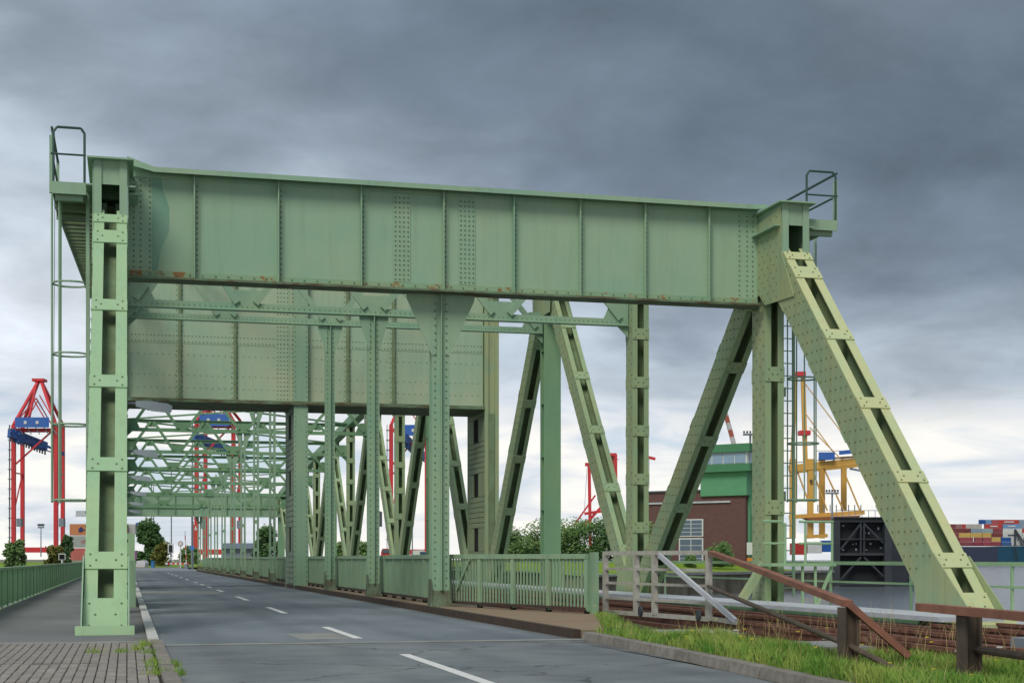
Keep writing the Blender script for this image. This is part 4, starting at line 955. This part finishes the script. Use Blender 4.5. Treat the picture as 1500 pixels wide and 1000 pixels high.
# ------------------------------------------------------------------ container ship
def ship():
    d = 900; s = d/F
    O = at(1440,818,d); O.z = ZW
    Sh = thing('container_ship', 'dark blue and teal hull of a container ship moored across the harbour', 'ship', O)
    def P(u, z, y=0): p = at(u,818,d); p.z = ZW+z; return p+FV*y
    def b(u0,u1,z0,z1,y0=0,y1=25): return MB().prism([P(u0,z0,y0),P(u1,z0,y0),P(u1,z0,y1),P(u0,z0,y1)], (0,0,z1-z0))
    obj('hull', b(1360,1462,-1,10.6), M_HULL1, Sh); obj('hull', b(1462.05,1720,-1,10.8), M_HULL2, Sh)
    obj('rail', b(1360,1720,10.9,11.3,.2,.5), M_DGREY, Sh)
    for u in (1487,1490): obj('gangway', MB().bar(P(u,2,-1),P(u-3,10,-1),.6,.3), M_DGREY, Sh)
    obj('deck_crane', MB().bar(P(1486,21,-1),P(1502,11,-1),.9,.8).bar(P(1486,21,-1),P(1486,11,-1),.8,.8).bar(P(1487,19,-1),P(1498,11,-1),.6,.6), M_DGREY, Sh)
    R_, MR, YL, WH, BL, GY_, LB, BR_ = (190,70,66),(140,72,78),(206,174,96),(204,206,202),(60,104,158),(142,160,172),(120,158,196),(126,64,62)
    rows = [
     (10.9, [(1397,1407,MR),(1407.5,1427,MR),(1428,1439,(150,62,78)),(1440,1453,(160,70,84)),(1454,1467,(150,66,80)),(1468,1482,BL),(1482.5,1496,WH),(1496.5,1520,WH)]),
     (13.55, [(1394,1405,BR_),(1406,1426.5,(158,78,80)),(1429,1439.5,(158,80,84)),(1441,1452.5,(160,84,88)),(1453.5,1466.5,YL),(1468,1481,(38,90,160)),(1482,1500,WH),(1501,1522,GY_)]),
     (16.2, [(1394,1405,MR),(1405.5,1422,YL),(1422.5,1439,YL),(1440,1453,YL),(1453.5,1469,BR_),(1470,1498,WH),(1498.5,1524,WH)]),
     (18.85, [(1391,1412,BR_),(1412.5,1422,BR_),(1423,1439,GY_),(1439.5,1455,(150,170,170)),(1455.5,1469,MR),(1470,1498,(216,216,210)),(1498.5,1524,R_)]),
     (21.5, [(1391,1400,MR),(1400.5,1410,(160,120,116)),(1410.5,1415,R_),(1415.5,1439,(186,182,172)),(1444,1469,R_),(1470,1495,LB),(1495.5,1520,GY_)]),
     (24.15, [(1436,1444,(30,80,150)),(1444.5,1453,LB),(1453.5,1464,(176,92,96)),(1464.5,1493,R_),(1493.5,1518,GY_)])]
    nm = {R_:'bright red',MR:'maroon',YL:'yellow',WH:'white',BL:'blue',GY_:'grey blue',LB:'pale blue',BR_:'brown red'}
    rn = ['bottom','second','third','fourth','fifth','top']
    for r, (z, it) in enumerate(rows):
        for k, (u0,u1,c) in enumerate(it):
            m = b(u0,u1,z,z+2.58,1,3.5)
            cc = nm.get(c, 'faded red' if c[0] > c[2]+30 else 'grey')
            o = obj('shipping_container', m, cmat(c, 'container paint'), origin=P((u0+u1)/2,z,1))
            tag(o, f'{cc} container in the {rn[r]} layer on the ship, {["first","second","third","fourth","fifth","sixth","seventh","eighth"][k]} from the left', 'container', 'containers stacked on the ship')
            if u1-u0 > 8:
                q = MB()
                for j in range(1, 8):
                    uu = u0+(u1-u0)*j/8; q.prism([P(uu-.12,z+.15,.9),P(uu+.12,z+.15,.9),P(uu+.12,z+.15,1.0),P(uu-.12,z+.15,1.0)], (0,0,2.3))
                obj('corrugation', q, cmat(c,'container paint'), o)
            if c in (R_, LB, WH) and u1-u0 > 20:
                obj('marking', b(u0+7,u1-7,z+.95,z+1.6,.7,.88), M_WHT if c != WH else M_DGREY, o)
    # loose far quay on the left of the ship
ship()

# ------------------------------------------------------------------ cranes
def crane(label, ul, ur, d, v_sill, v_gird, v_apex, depth, cm, cm2, boom, house, apex_u):
    s = d/F; O = at((ul+ur)/2,818,d); O.z = 0
    G = thing('container_crane', label, 'crane', O)
    def P(u, v, y=0): return at(u,v,d+y)
    W = 2.0*s*1.6
    def leg(u0,v0,u1,v1,y0=0,y1=0,wd=None,n='leg',mt=None): obj(n, MB().bar(P(u0,v0,y0),P(u1,v1,y1),wd or W*1.75,wd or W*1.75,up=FV), mt or cm, G)
    for y in (0, depth):
        k = d/(d+y)
        f = lambda u: u+((13 if u < (ul+ur)/2 else 10) if y else 0)
        for u in (ul, ur): leg(f(u),822,f(u),v_gird,y,y)
        leg(f(ul),v_sill+2,f(ur),v_sill+2,y,y,W*2.4,n='sill_beam'); leg(f(ul),v_gird+8,f(ur),v_gird+8,y,y,n='portal_beam')
        leg(f(ul),v_gird,apex_u,v_apex,y,depth/2,W*1.2,n='mast'); leg(f(ur),v_gird,apex_u+3,v_apex,y,depth/2,W*1.2,n='mast')
    leg(ul,v_gird+60,ur,v_gird+4,0,0,W*.7,n='brace'); leg(apex_u-8,v_apex+28,apex_u+14,v_gird,0,0,W*.5,n='stay'); leg(apex_u-20,v_gird-4,apex_u-2,v_apex+30,0,0,W*.4,n='stay')
    for u in (ul,ur): leg(u,v_gird+70,u+12,v_gird+72,0,depth,W*.7,n='tie'); leg(u,v_gird+130,u+12,v_gird+75,0,depth,W*.5,n='brace'); obj('cable_box', MB().obox(P(u+9,v_sill-38,-2), RV*s*3.4, FV*1, UP*s*6), M_GREY, G)
    leg(ul-1,v_gird+2,apex_u-4,v_apex+26,0,depth/2,W*.45,n='stay'); leg(ur+3,v_gird+4,apex_u+1,v_apex+22,0,depth/2,W*.45,n='stay'); leg(apex_u-4,v_apex+26,apex_u+20,v_gird+2,-1,depth/2,W*.4,n='stay')
    leg(apex_u-14,v_gird-12,apex_u-3,v_apex+2,-1,depth/2,W*.9,n='mast')
    obj('apex_platform', MB().obox(P(apex_u+1,v_apex,depth/2), RV*s*9, FV*2, UP*s*2), cm, G)
    u0,v0,u1,v1,dy = boom
    bm = obj('boom', MB().bar(P(u0,v0,-6),P(u1,v1,dy),s*9,s*13), cm2, G)
    tr = MB(); rq = random.Random(5)
    for k in range(16):
        t = rq.random(); tr.obox(P(u0+(u1-u0)*t, v0+(v1-v0)*t+rq.uniform(-6,9), -7+(dy+6)*t), RV*s*rq.uniform(1.5,4.5), FV*1, UP*s*rq.uniform(.6,2))
    obj('boom_trolley', tr, cmat((70,110,170)), bm, kind='stuff')
    q = MB()
    for k in range(14):
        t = k/13; a = P(u0+(u1-u0)*t, v0+(v1-v0)*t+7, -6+(dy+6)*t); q.obox(a, RV*s*.6, FV*.5, UP*s*5)
        a2 = P(u0+(u1-u0)*t, v0+(v1-v0)*t-6, -6+(dy+6)*t); q.obox(a2, RV*s*2.2, FV*.6, UP*s*.8)
    obj('boom_walkway', q, M_GREY, bm, kind='stuff')
    obj('boom_tip', MB().bar(P(u1,v1-2,dy),P(u1+(u1-u0)*.55,v1+(v1-v0)*.5,dy+8),s*3,s*3).bar(P(u1,v1+5,dy),P(u1+(u1-u0)*.55,v1+(v1-v0)*.5+3,dy+8),s*1.5,s*1.5), cm2, G)
    for k in range(5): leg(ul+(ur-ul)*(k+.5)/5,v_gird+2,ul+(ur-ul)*(k+1.1)/5,v_gird+14,-2,-2,W*.35,n='platform_brace',mt=M_GREY)
    hu0,hv0,hu1,hv1 = house
    hs = obj('machine_house', MB().prism([P(hu0,hv1,-3),P(hu1,hv1,-3),P(hu1,hv1,9),P(hu0,hv1,9)], (0,0,(hv1-hv0)*s)), M_BLUE, G)
    for k in range(2): obj('vent', MB().obox(P(hu0+(hu1-hu0)*(.3+.35*k),(hv0+hv1)/2,-3.1), RV*s*2, FV*.1, UP*s*2.2), M_WHT, hs)
    st = MB()
    for k in range(12): st.obox(P(ul-5,v_gird+8+k*(v_sill-v_gird-10)/12,0), RV*s*2.2, FV*1, UP*s*.6)
    st.obox(P(ul-6,(v_sill+v_gird)/2,0), RV*s*.4, FV*.4, UP*s*(v_sill-v_gird)/2)
    obj('stair_tower', st, M_GREY, G)
crane('red container crane with blue machinery at the far left edge', 20, 82, 460, 803, 622, 557, 45, M_RED, M_BLUE, (15,634,66,654,12), (22,611,72,626), 57)
crane('red container crane with blue machinery seen through the overhead frames', 288, 342, 470, 806, 616, 575, 45, M_RED, M_BLUE, (286,640,336,660,20), (292,606,336,624), 316)
crane('red container crane with blue machinery seen between the truss diagonals', 573, 625, 470, 806, 622, 560, 45, M_RED, M_BLUE, (590,640,618,668,20), (590,622,640,638), 600)
def ycrane():
    d = 520; s = d/F; O = at(1215,818,d); O.z = 0
    G = thing('container_crane', 'yellow container crane with a blue machinery house behind the black lock gate', 'crane', O)
    def P(u, v, y=0): return at(u,v,d+y)
    def b(n, u0,v0,u1,v1,wd,y0=0,y1=0,mt=None): return obj(n, MB().bar(P(u0,v0,y0),P(u1,v1,y1),wd*s,wd*s,up=FV), mt or M_YEL, G)
    for u, y, w_ in ((1161,0,8),(1187,0,8),(1204,20,8),(1236,20,7.5)): b('leg', u,788 if u != 1236 else 748,u,672,w_,y,y)
    b('main_girder', 1156,686,1268,674,10); b('main_girder', 1170,690,1262,681,5,20,20); b('sill_beam', 1156,757,1266,750,6); b('sill_beam', 1180,786,1212,784,5)
    b('mast', 1180,684,1176,545,6); b('mast', 1160,684,1166,545,5,15,15)
    for a in ((1178,560,1256,664),(1176,600,1222,664),(1186,626,1228,668)): b('stay', *a, 1.3)
    for a in ((1187,680,1212,748),(1205,682,1236,748),(1236,690,1260,748),(1168,690,1190,750)): b('brace', *a, 2)
    hs = obj('machine_house', MB().prism([P(1199,673,-3),P(1223,673,-3),P(1223,673,8),P(1199,673,8)], (0,0,11*s)), M_BLUE, G)
    obj('winch_house', MB().prism([P(1229,666,-3),P(1250,664,-3),P(1250,664,8),P(1229,666,8)], (0,0,6*s)), M_BLUE, G)
    b('cab_rail', 1195,660,1262,660,.8,mt=M_GREY)
    q = MB()
    for k in range(9): q.obox(P(1262+k*1.2,676+k*.4,0), RV*s*.4, FV*.4, UP*s*9); 
    for k in range(8): q.obox(P(1198+k*9,744,0), RV*s*.4, FV*.4, UP*s*5)
    obj('hanging_frames', q, M_GREY, G)
    b('main_girder', 1199,672,1266,668,3,10,10); b('girder_rail', 1156,678,1268,668,1.2,mt=M_GREY)
    for k in range(9): b('girder_lattice', 1199+k*7.5,(673 if k%2 else 684),1206+k*7.5,(684 if k%2 else 673),1.3,-1,-1)
    obj('apex_sheave', MB().obox(P(1178,634,0), RV*s*8, FV*2, UP*s*3.2).obox(P(1172,548,0), RV*s*7, FV*2, UP*s*3), M_RED, G)
    b('trolley', 1245,686,1266,690,3,mt=M_GREY); b('trolley', 1186,707,1192,705,8,mt=M_DGREY)
    obj('lower_deck', MB().prism([P(1180,758,-4),P(1262,754,-4),P(1255,760,-4),P(1190,762,-4)], FV*8), cmat((150,92,56)), G)
ycrane()
def rcrane():
    d = 400; s = d/F; O = at(884,818,d); O.z = 0
    G = thing('harbour_crane', 'slender red harbour crane with lattice struts behind the bank trees', 'crane', O)
    def P(u, v, y=0): return at(u,v,d)+FV*y
    def b(n,u0,v0,u1,v1,wd,mt=M_RED): return obj(n, MB().bar(P(u0,v0),P(u1,v1),wd*s,wd*s,up=FV), mt, G)
    b('mast', 865,812,863,682,4.5); b('mast', 903,812,902,665,4); b('boom', 840,770,872,725,2.5); b('strut', 852,772,880,742,2.5); b('strut', 866,760,900,720,2); b('platform', 856,752,884,748,4)
    b('hook_head', 857,680,866,680,5); b('stay', 862,684,906,672,1); b('stay', 860,684,856,748,.6,M_GREY)
    b('jib_head', 944,668,960,672,4); b('stay', 946,672,946,715,.6,M_GREY); b('stay', 951,672,951,715,.6,M_GREY)
rcrane()
def boom(label, u0,v0,u1,v1,wd,d):
    G = thing('crane_jib', label, 'crane', at(u1,v1,d)); s = d/F; n = 6
    a, c = at(u0,v0,d), at(u1,v1,d)
    for k in range(n):
        p = a+(c-a)*k/n; q = a+(c-a)*(k+1)/n; obj('segment', MB().bar(p,q,wd*s,wd*s,up=FV), cmat((176,96,80)) if k % 2 == 0 else cmat((196,192,190)), G)
    obj('tip', MB().obox(a, RV*s*wd*.8, FV*2, UP*s*2), M_RED, G)
boom('red and white banded crane jib rising above the control tower', 1058,588,1075,650,6,420)
boom('red and white banded column above the bank trees', 896,666,900,782,8,420)
# masts
def mast(label, u, vt, vb, d, wd, head, name='light_mast', mt=None):
    G = thing(name, label, 'light mast', at(u,vb,d)); s = d/F
    obj('pole', MB().tube(at(u,vb,d),at(u,vt,d),wd*s,6,wd*s*.6), mt or M_GREY, G)
    if head: 
        hd = obj('floodlight_ring', MB().obox(at(u,vt,d), RV*s*head, FV*s*head*.5, UP*s*1.2), M_GREY, G)
        for k in range(5): obj('floodlight', MB().obox(at(u+head*(k-2)/2.2,vt-3.5,d), RV*s*1.2, FV*s, UP*s*1.6), M_DGREY, hd)
mast('grey floodlight mast between the yellow crane and the right diagonal', 1291,714,800,420,2,4)
mast('blue grey floodlight tower with a round platform in front of the yellow crane', 1219,722,800,400,2,9)
mast('floodlight rack mast right behind the control tower roof', 1099,636,790,420,2.5,10)
mast('thin grey light mast at the far left behind the railing', 60,772,815,300,1,4)
for u, vt, lab in ((213,735,'white lower pole left of the far road'),(222,700,'left thin tall pole beyond the bridge'),(225,712,'second thin tall pole beyond the bridge'),(251,690,'tall lamp pole behind the traffic light'),(451,770,'thin pole seen past the boarded pylon'),(604,740,'thin pole between truss diagonals')):
    mast(lab, u, vt, 826, 250, 1.1, 0, 'tall_pole', M_WHT if u == 213 else M_GREY)
# ------------------------------------------------------------------ land containers
def text(s, size, mt, parent, loc, ex, up):
    c = bpy.data.curves.new('t', 'FONT'); c.body = s; c.size = size; c.align_x = 'CENTER'; c.extrude = .02
    o = bpy.data.objects.new('t', c); COL.objects.link(o); dg = bpy.context.evaluated_depsgraph_get()
    me = bpy.data.meshes.new_from_object(o.evaluated_get(dg)); COL.objects.unlink(o); bpy.data.objects.remove(o)
    me.materials.clear(); me.materials.append(mt)
    n = bpy.data.objects.new('lettering', me); COL.objects.link(n); ex, up = V(ex).normalized(), V(up); nz = ex.cross(up)
    M = Matrix((ex, up, nz)).transposed().to_4x4(); n.parent = parent; M.translation = V(loc)-rootloc(parent); n.matrix_local = M
    return n
def lcont(u0,u1,v0,v1,d,c,label,txt=None,tm=None,logo=False):
    s = d/F; a = at(u0,v1,d)
    o = obj('shipping_container', MB().prism([at(u0,v1,d),at(u1,v1,d),at(u1,v1,d)+FV*2.4,at(u0,v1,d)+FV*2.4], (0,0,(v1-v0)*s)), cmat(c,'container paint'), origin=a)
    tag(o, label, 'container', 'containers stacked left of the bridge')
    q = MB(); n = 26
    for k in range(n):
        p = at(u0+(u1-u0)*(k+.5)/n,(v0+v1)/2,d)-FV*.02; q.obox(p, RV*(u1-u0)/n*s*.22, FV*.03, UP*(v1-v0)*s*.42)
    obj('corrugation', q, cmat(c,'container paint'), o)
    if txt: text(txt, (v1-v0)*s*.36, tm, o, at(u0+(u1-u0)*.30 if not logo else u0+(u1-u0)*.42,(v0+v1)/2+2.3,d)-FV*.09, RV, UP)
    if logo:
        pc = at(u0+(u1-u0)*.2,(v0+v1)/2,d)-FV*.08
        obj('logo', MB().prism([pc+RV*-.5+UP*-.5,pc+RV*.25+UP*-.5,pc+RV*.5+UP*0,pc+RV*.25+UP*.5,pc+RV*-.1+UP*.55,pc+RV*-.5+UP*.1], -FV*.05), cmat((52,62,110)), o)
DC = 318
lcont(102,186,767,783.5,DC,(206,138,92),'orange container on top of the stack left of the post','Hapag-Lloyd',cmat((52,62,110)),True)
lcont(102,186,784.3,801.5,DC,(168,176,170),'grey container with red letters in the middle of the stack left of the post','OOCL',cmat((206,60,60)))
lcont(102,186,802.3,820,DC,(196,112,104),'pink red container at the bottom of the stack left of the post')
lcont(186.5,198,767,782,DC+1,(214,216,214),'white container end with a red patch just right of the post')
lcont(199,210,765,778,DC+2,(92,128,176),'small blue container beyond the white one right of the post')
for k, (u0,u1,c) in enumerate(((1160,1182,(190,60,56)),(1183,1204,(214,216,214)),(1205,1224,(44,100,176)))):
    lcont(u0,u1,795-k*2,808-k*2+4,300,c,['red low container on the quay under the yellow crane','white low container on the quay under the yellow crane','blue low container on the quay beside the black lock gate'][k])
# ------------------------------------------------------------------ things at the far end of the road
d = 205; s = d/F
def P(u, v): return at(u, v, d)
def disc(c, r, th, mt, par, name, n=16):
    return obj(name, MB().tube(c, c-FV*th, r, n), mt, par)
t = thing('traffic_light', 'white edged traffic light with a crossbuck at the end of the road', 'traffic light', P(250,833))
obj('pole', MB().tube(P(250,833),P(250,797),s*.9), M_GREY, t)
obj('backboard', MB().obox(P(250,803), RV*s*4.2, FV*.05, UP*s*7), M_WHT, t); obj('signal_head', MB().obox(P(250,803)-FV*.1, RV*s*2.3, FV*.08, UP*s*5), M_BLK, t)
for k in range(3): disc(P(250,800+k*3)-FV*.18, s*1.0, .05, M_DGREY, t, 'lens')
x_ = MB().bar(P(245.5,813)-FV*.1,P(254.5,822)-FV*.1,s*1.6,.06,up=FV).bar(P(254.5,813)-FV*.18,P(245.5,822)-FV*.18,s*1.6,.06,up=FV); obj('crossbuck', x_, M_WHT, t)
t = thing('round_sign', 'round grey backed traffic sign on a white pole beyond the bridge', 'sign', P(264.5,833))
obj('pole', MB().tube(P(264.5,833),P(264.5,800),s*1.0), M_WHT, t); disc(P(264.5,796), s*4, .08, cmat((176,130,134)), t, 'disc'); disc(P(264.5,796)-FV*.09, s*2.9, .04, M_WHT, t, 'face')
t = thing('blue_sign', 'round blue traffic sign beside the far railing', 'sign', P(281,833)); obj('pole', MB().tube(P(281,833),P(281,738),s*1.0), M_GREY, t); disc(P(281,802), s*4, .08, cmat((60,130,196)), t, 'disc')
t = thing('banner', 'tall red advertising banner on a pole beyond the hangers', 'banner', P(283,833)); obj('cloth', MB().obox(P(287,785), RV*s*3.5, FV*.05, UP*s*17), cmat((206,74,62)), t)
obj('emblem', MB().prism([P(285,776)-FV*.08,P(289,776)-FV*.08,P(287,769)-FV*.08], -FV*.03), M_WHT, t); obj('mast', MB().tube(P(283,833),P(283,763),s*.8), M_GREY, t)
t = thing('crossing_barrier', 'raised red and white level crossing barrier beyond the road end', 'barrier', P(273,833))
for k in range(7): obj('arm_band', MB().bar(P(273-k*.3,826-k*7),P(273-(k+1)*.3,826-(k+1)*7),s*1.2,s*1.2,up=FV), cmat((206,70,62)) if k % 2 else M_WHT, t)
obj('pedestal', MB().obox(P(273,829.5), RV*s*2.2, FV*.4, UP*s*4), M_GREY, t)
t = thing('road_barrier', 'low red and white road barrier across the far end of the road', 'barrier', P(262,830))
for k in range(10): obj('board', MB().obox(P(244+k*3.4,825), RV*s*1.7, FV*.05, UP*s*1.5), cmat((206,70,62)) if k % 2 else M_WHT, t)
for u in (244,262,277): obj('leg', MB().obox(P(u,829), RV*s*.5, FV*.05, UP*s*3.5), M_GREY, t)
t = thing('covered_trailer', 'white and red covered trailer standing left of the far road end', 'trailer', P(206,835))
obj('body', MB().prism([P(199,830),P(212,830),P(213,824),P(209,820),P(200,821)], FV*2), cmat((206,204,206)), t); obj('stripe_board', MB().prism([P(199,834.5),P(212.5,834.5),P(212.5,830.5),P(199,830.5)], FV*1.9), cmat((196,110,106)), t)
for u in (201,210): disc(P(u,834), s*1.8, .2, M_BLK, t, 'wheel', 10)
t = thing('blue_bin', 'blue bin standing beside the round tree at the road end', 'bin', P(224,832)); obj('body', MB().obox(P(224,826.5), RV*s*2.2, FV*.3, UP*s*5), cmat((58,120,170)), t); obj('lid', MB().obox(P(224,821), RV*s*2.5, FV*.35, UP*s*.5), cmat((40,90,140)), t)
t = thing('purple_sign', 'magenta square sign on a pole right of the left post', 'sign', P(198,833)); obj('pole', MB().tube(P(198,833),P(198,806),s*.8), M_GREY, t); obj('plate', MB().obox(P(198,812)-FV*.1, RV*s*2.4, FV*.04, UP*s*6), cmat((150,84,150)), t)
t = thing('signal_board', 'dark square signal board with a white rim behind the left panel railing', 'sign', at(91,822,70)); obj('pole', MB().tube(at(91,824,70),at(91,812,70),.05), M_WHT, t); obj('rim', MB().obox(at(91,815,70), RV*.16, FV*.03, UP*.15), M_WHT, t); obj('face', MB().obox(at(91,815,70)-FV*.04, RV*.12, FV*.02, UP*.11), M_BLK, t)
t = thing('overhead_panel', 'pale grey panel raised on a post above the orange container', 'sign', at(127,820,300)); obj('panel', MB().obox(at(124,752,300), RV*1.75, FV*.1, UP*.6), M_GALV, t); obj('post', MB().tube(at(129,820,300.5),at(129,742,300.5),.14), M_DGREY, t)
# low shed and vehicles behind the far railing
t = thing('dark_shed', 'long grey blue hall roof far behind the hangers', 'shed', at(340,818,330)); obj('wall', MB().prism([at(325,824,330),at(372,824,330),at(372,824,330)+FV*14,at(325,824,330)+FV*14], (0,0,3.2)), M_GREY, t)
obj('roof', MB().prism([at(324,803,329),at(373,803,329),at(370,795,336),at(327,795,336)], FV*6), cmat((112,122,136)), t)
t = thing('red_truck', 'small red truck cab seen between truss diagonals above the railing', 'truck', at(565,817,260)); obj('cab', MB().prism([at(558,817,260),at(572,817,260),at(572,808,260),at(569,803,260),at(560,803,260),at(558,808,260)], FV*2.2), cmat((206,52,48)), t); obj('windscreen', MB().obox(at(565,807,259.9), RV*.6, FV*.05, UP*.3), M_GLS, t)
for u in (560,570): obj('wheel', MB().tube(at(u,817,259.9),at(u,817,259.7),.4,10), M_BLK, t)
t = thing('white_van', 'white van and blue cargo seen between the truss diagonals above the railing', 'van', at(612,817,270)); obj('body', MB().prism([at(602,817,270),at(626,817,270),at(626,809,270),at(618,805,270),at(604,806,270)], FV*2.2), M_WHT, t); obj('windscreen', MB().obox(at(620,810,269.9), RV*.6, FV*.04, UP*.3), M_GLS, t)
for u in (606,622): obj('wheel', MB().tube(at(u,817,269.9),at(u,817,269.7),.4,10), M_BLK, t)
t = thing('grey_tower', 'far grey terminal tower behind the truss posts', 'tower', at(546,818,600)); obj('shaft', MB().prism([at(541,822,600),at(551,822,600),at(551,822,600)+FV*8,at(541,822,600)+FV*8], (0,0,30)), M_GREY, t); obj('head', MB().prism([at(538,770,599),at(556,770,599),at(556,770,599)+FV*12,at(538,770,599)+FV*12], (0,0,6)), M_DGREY, t)
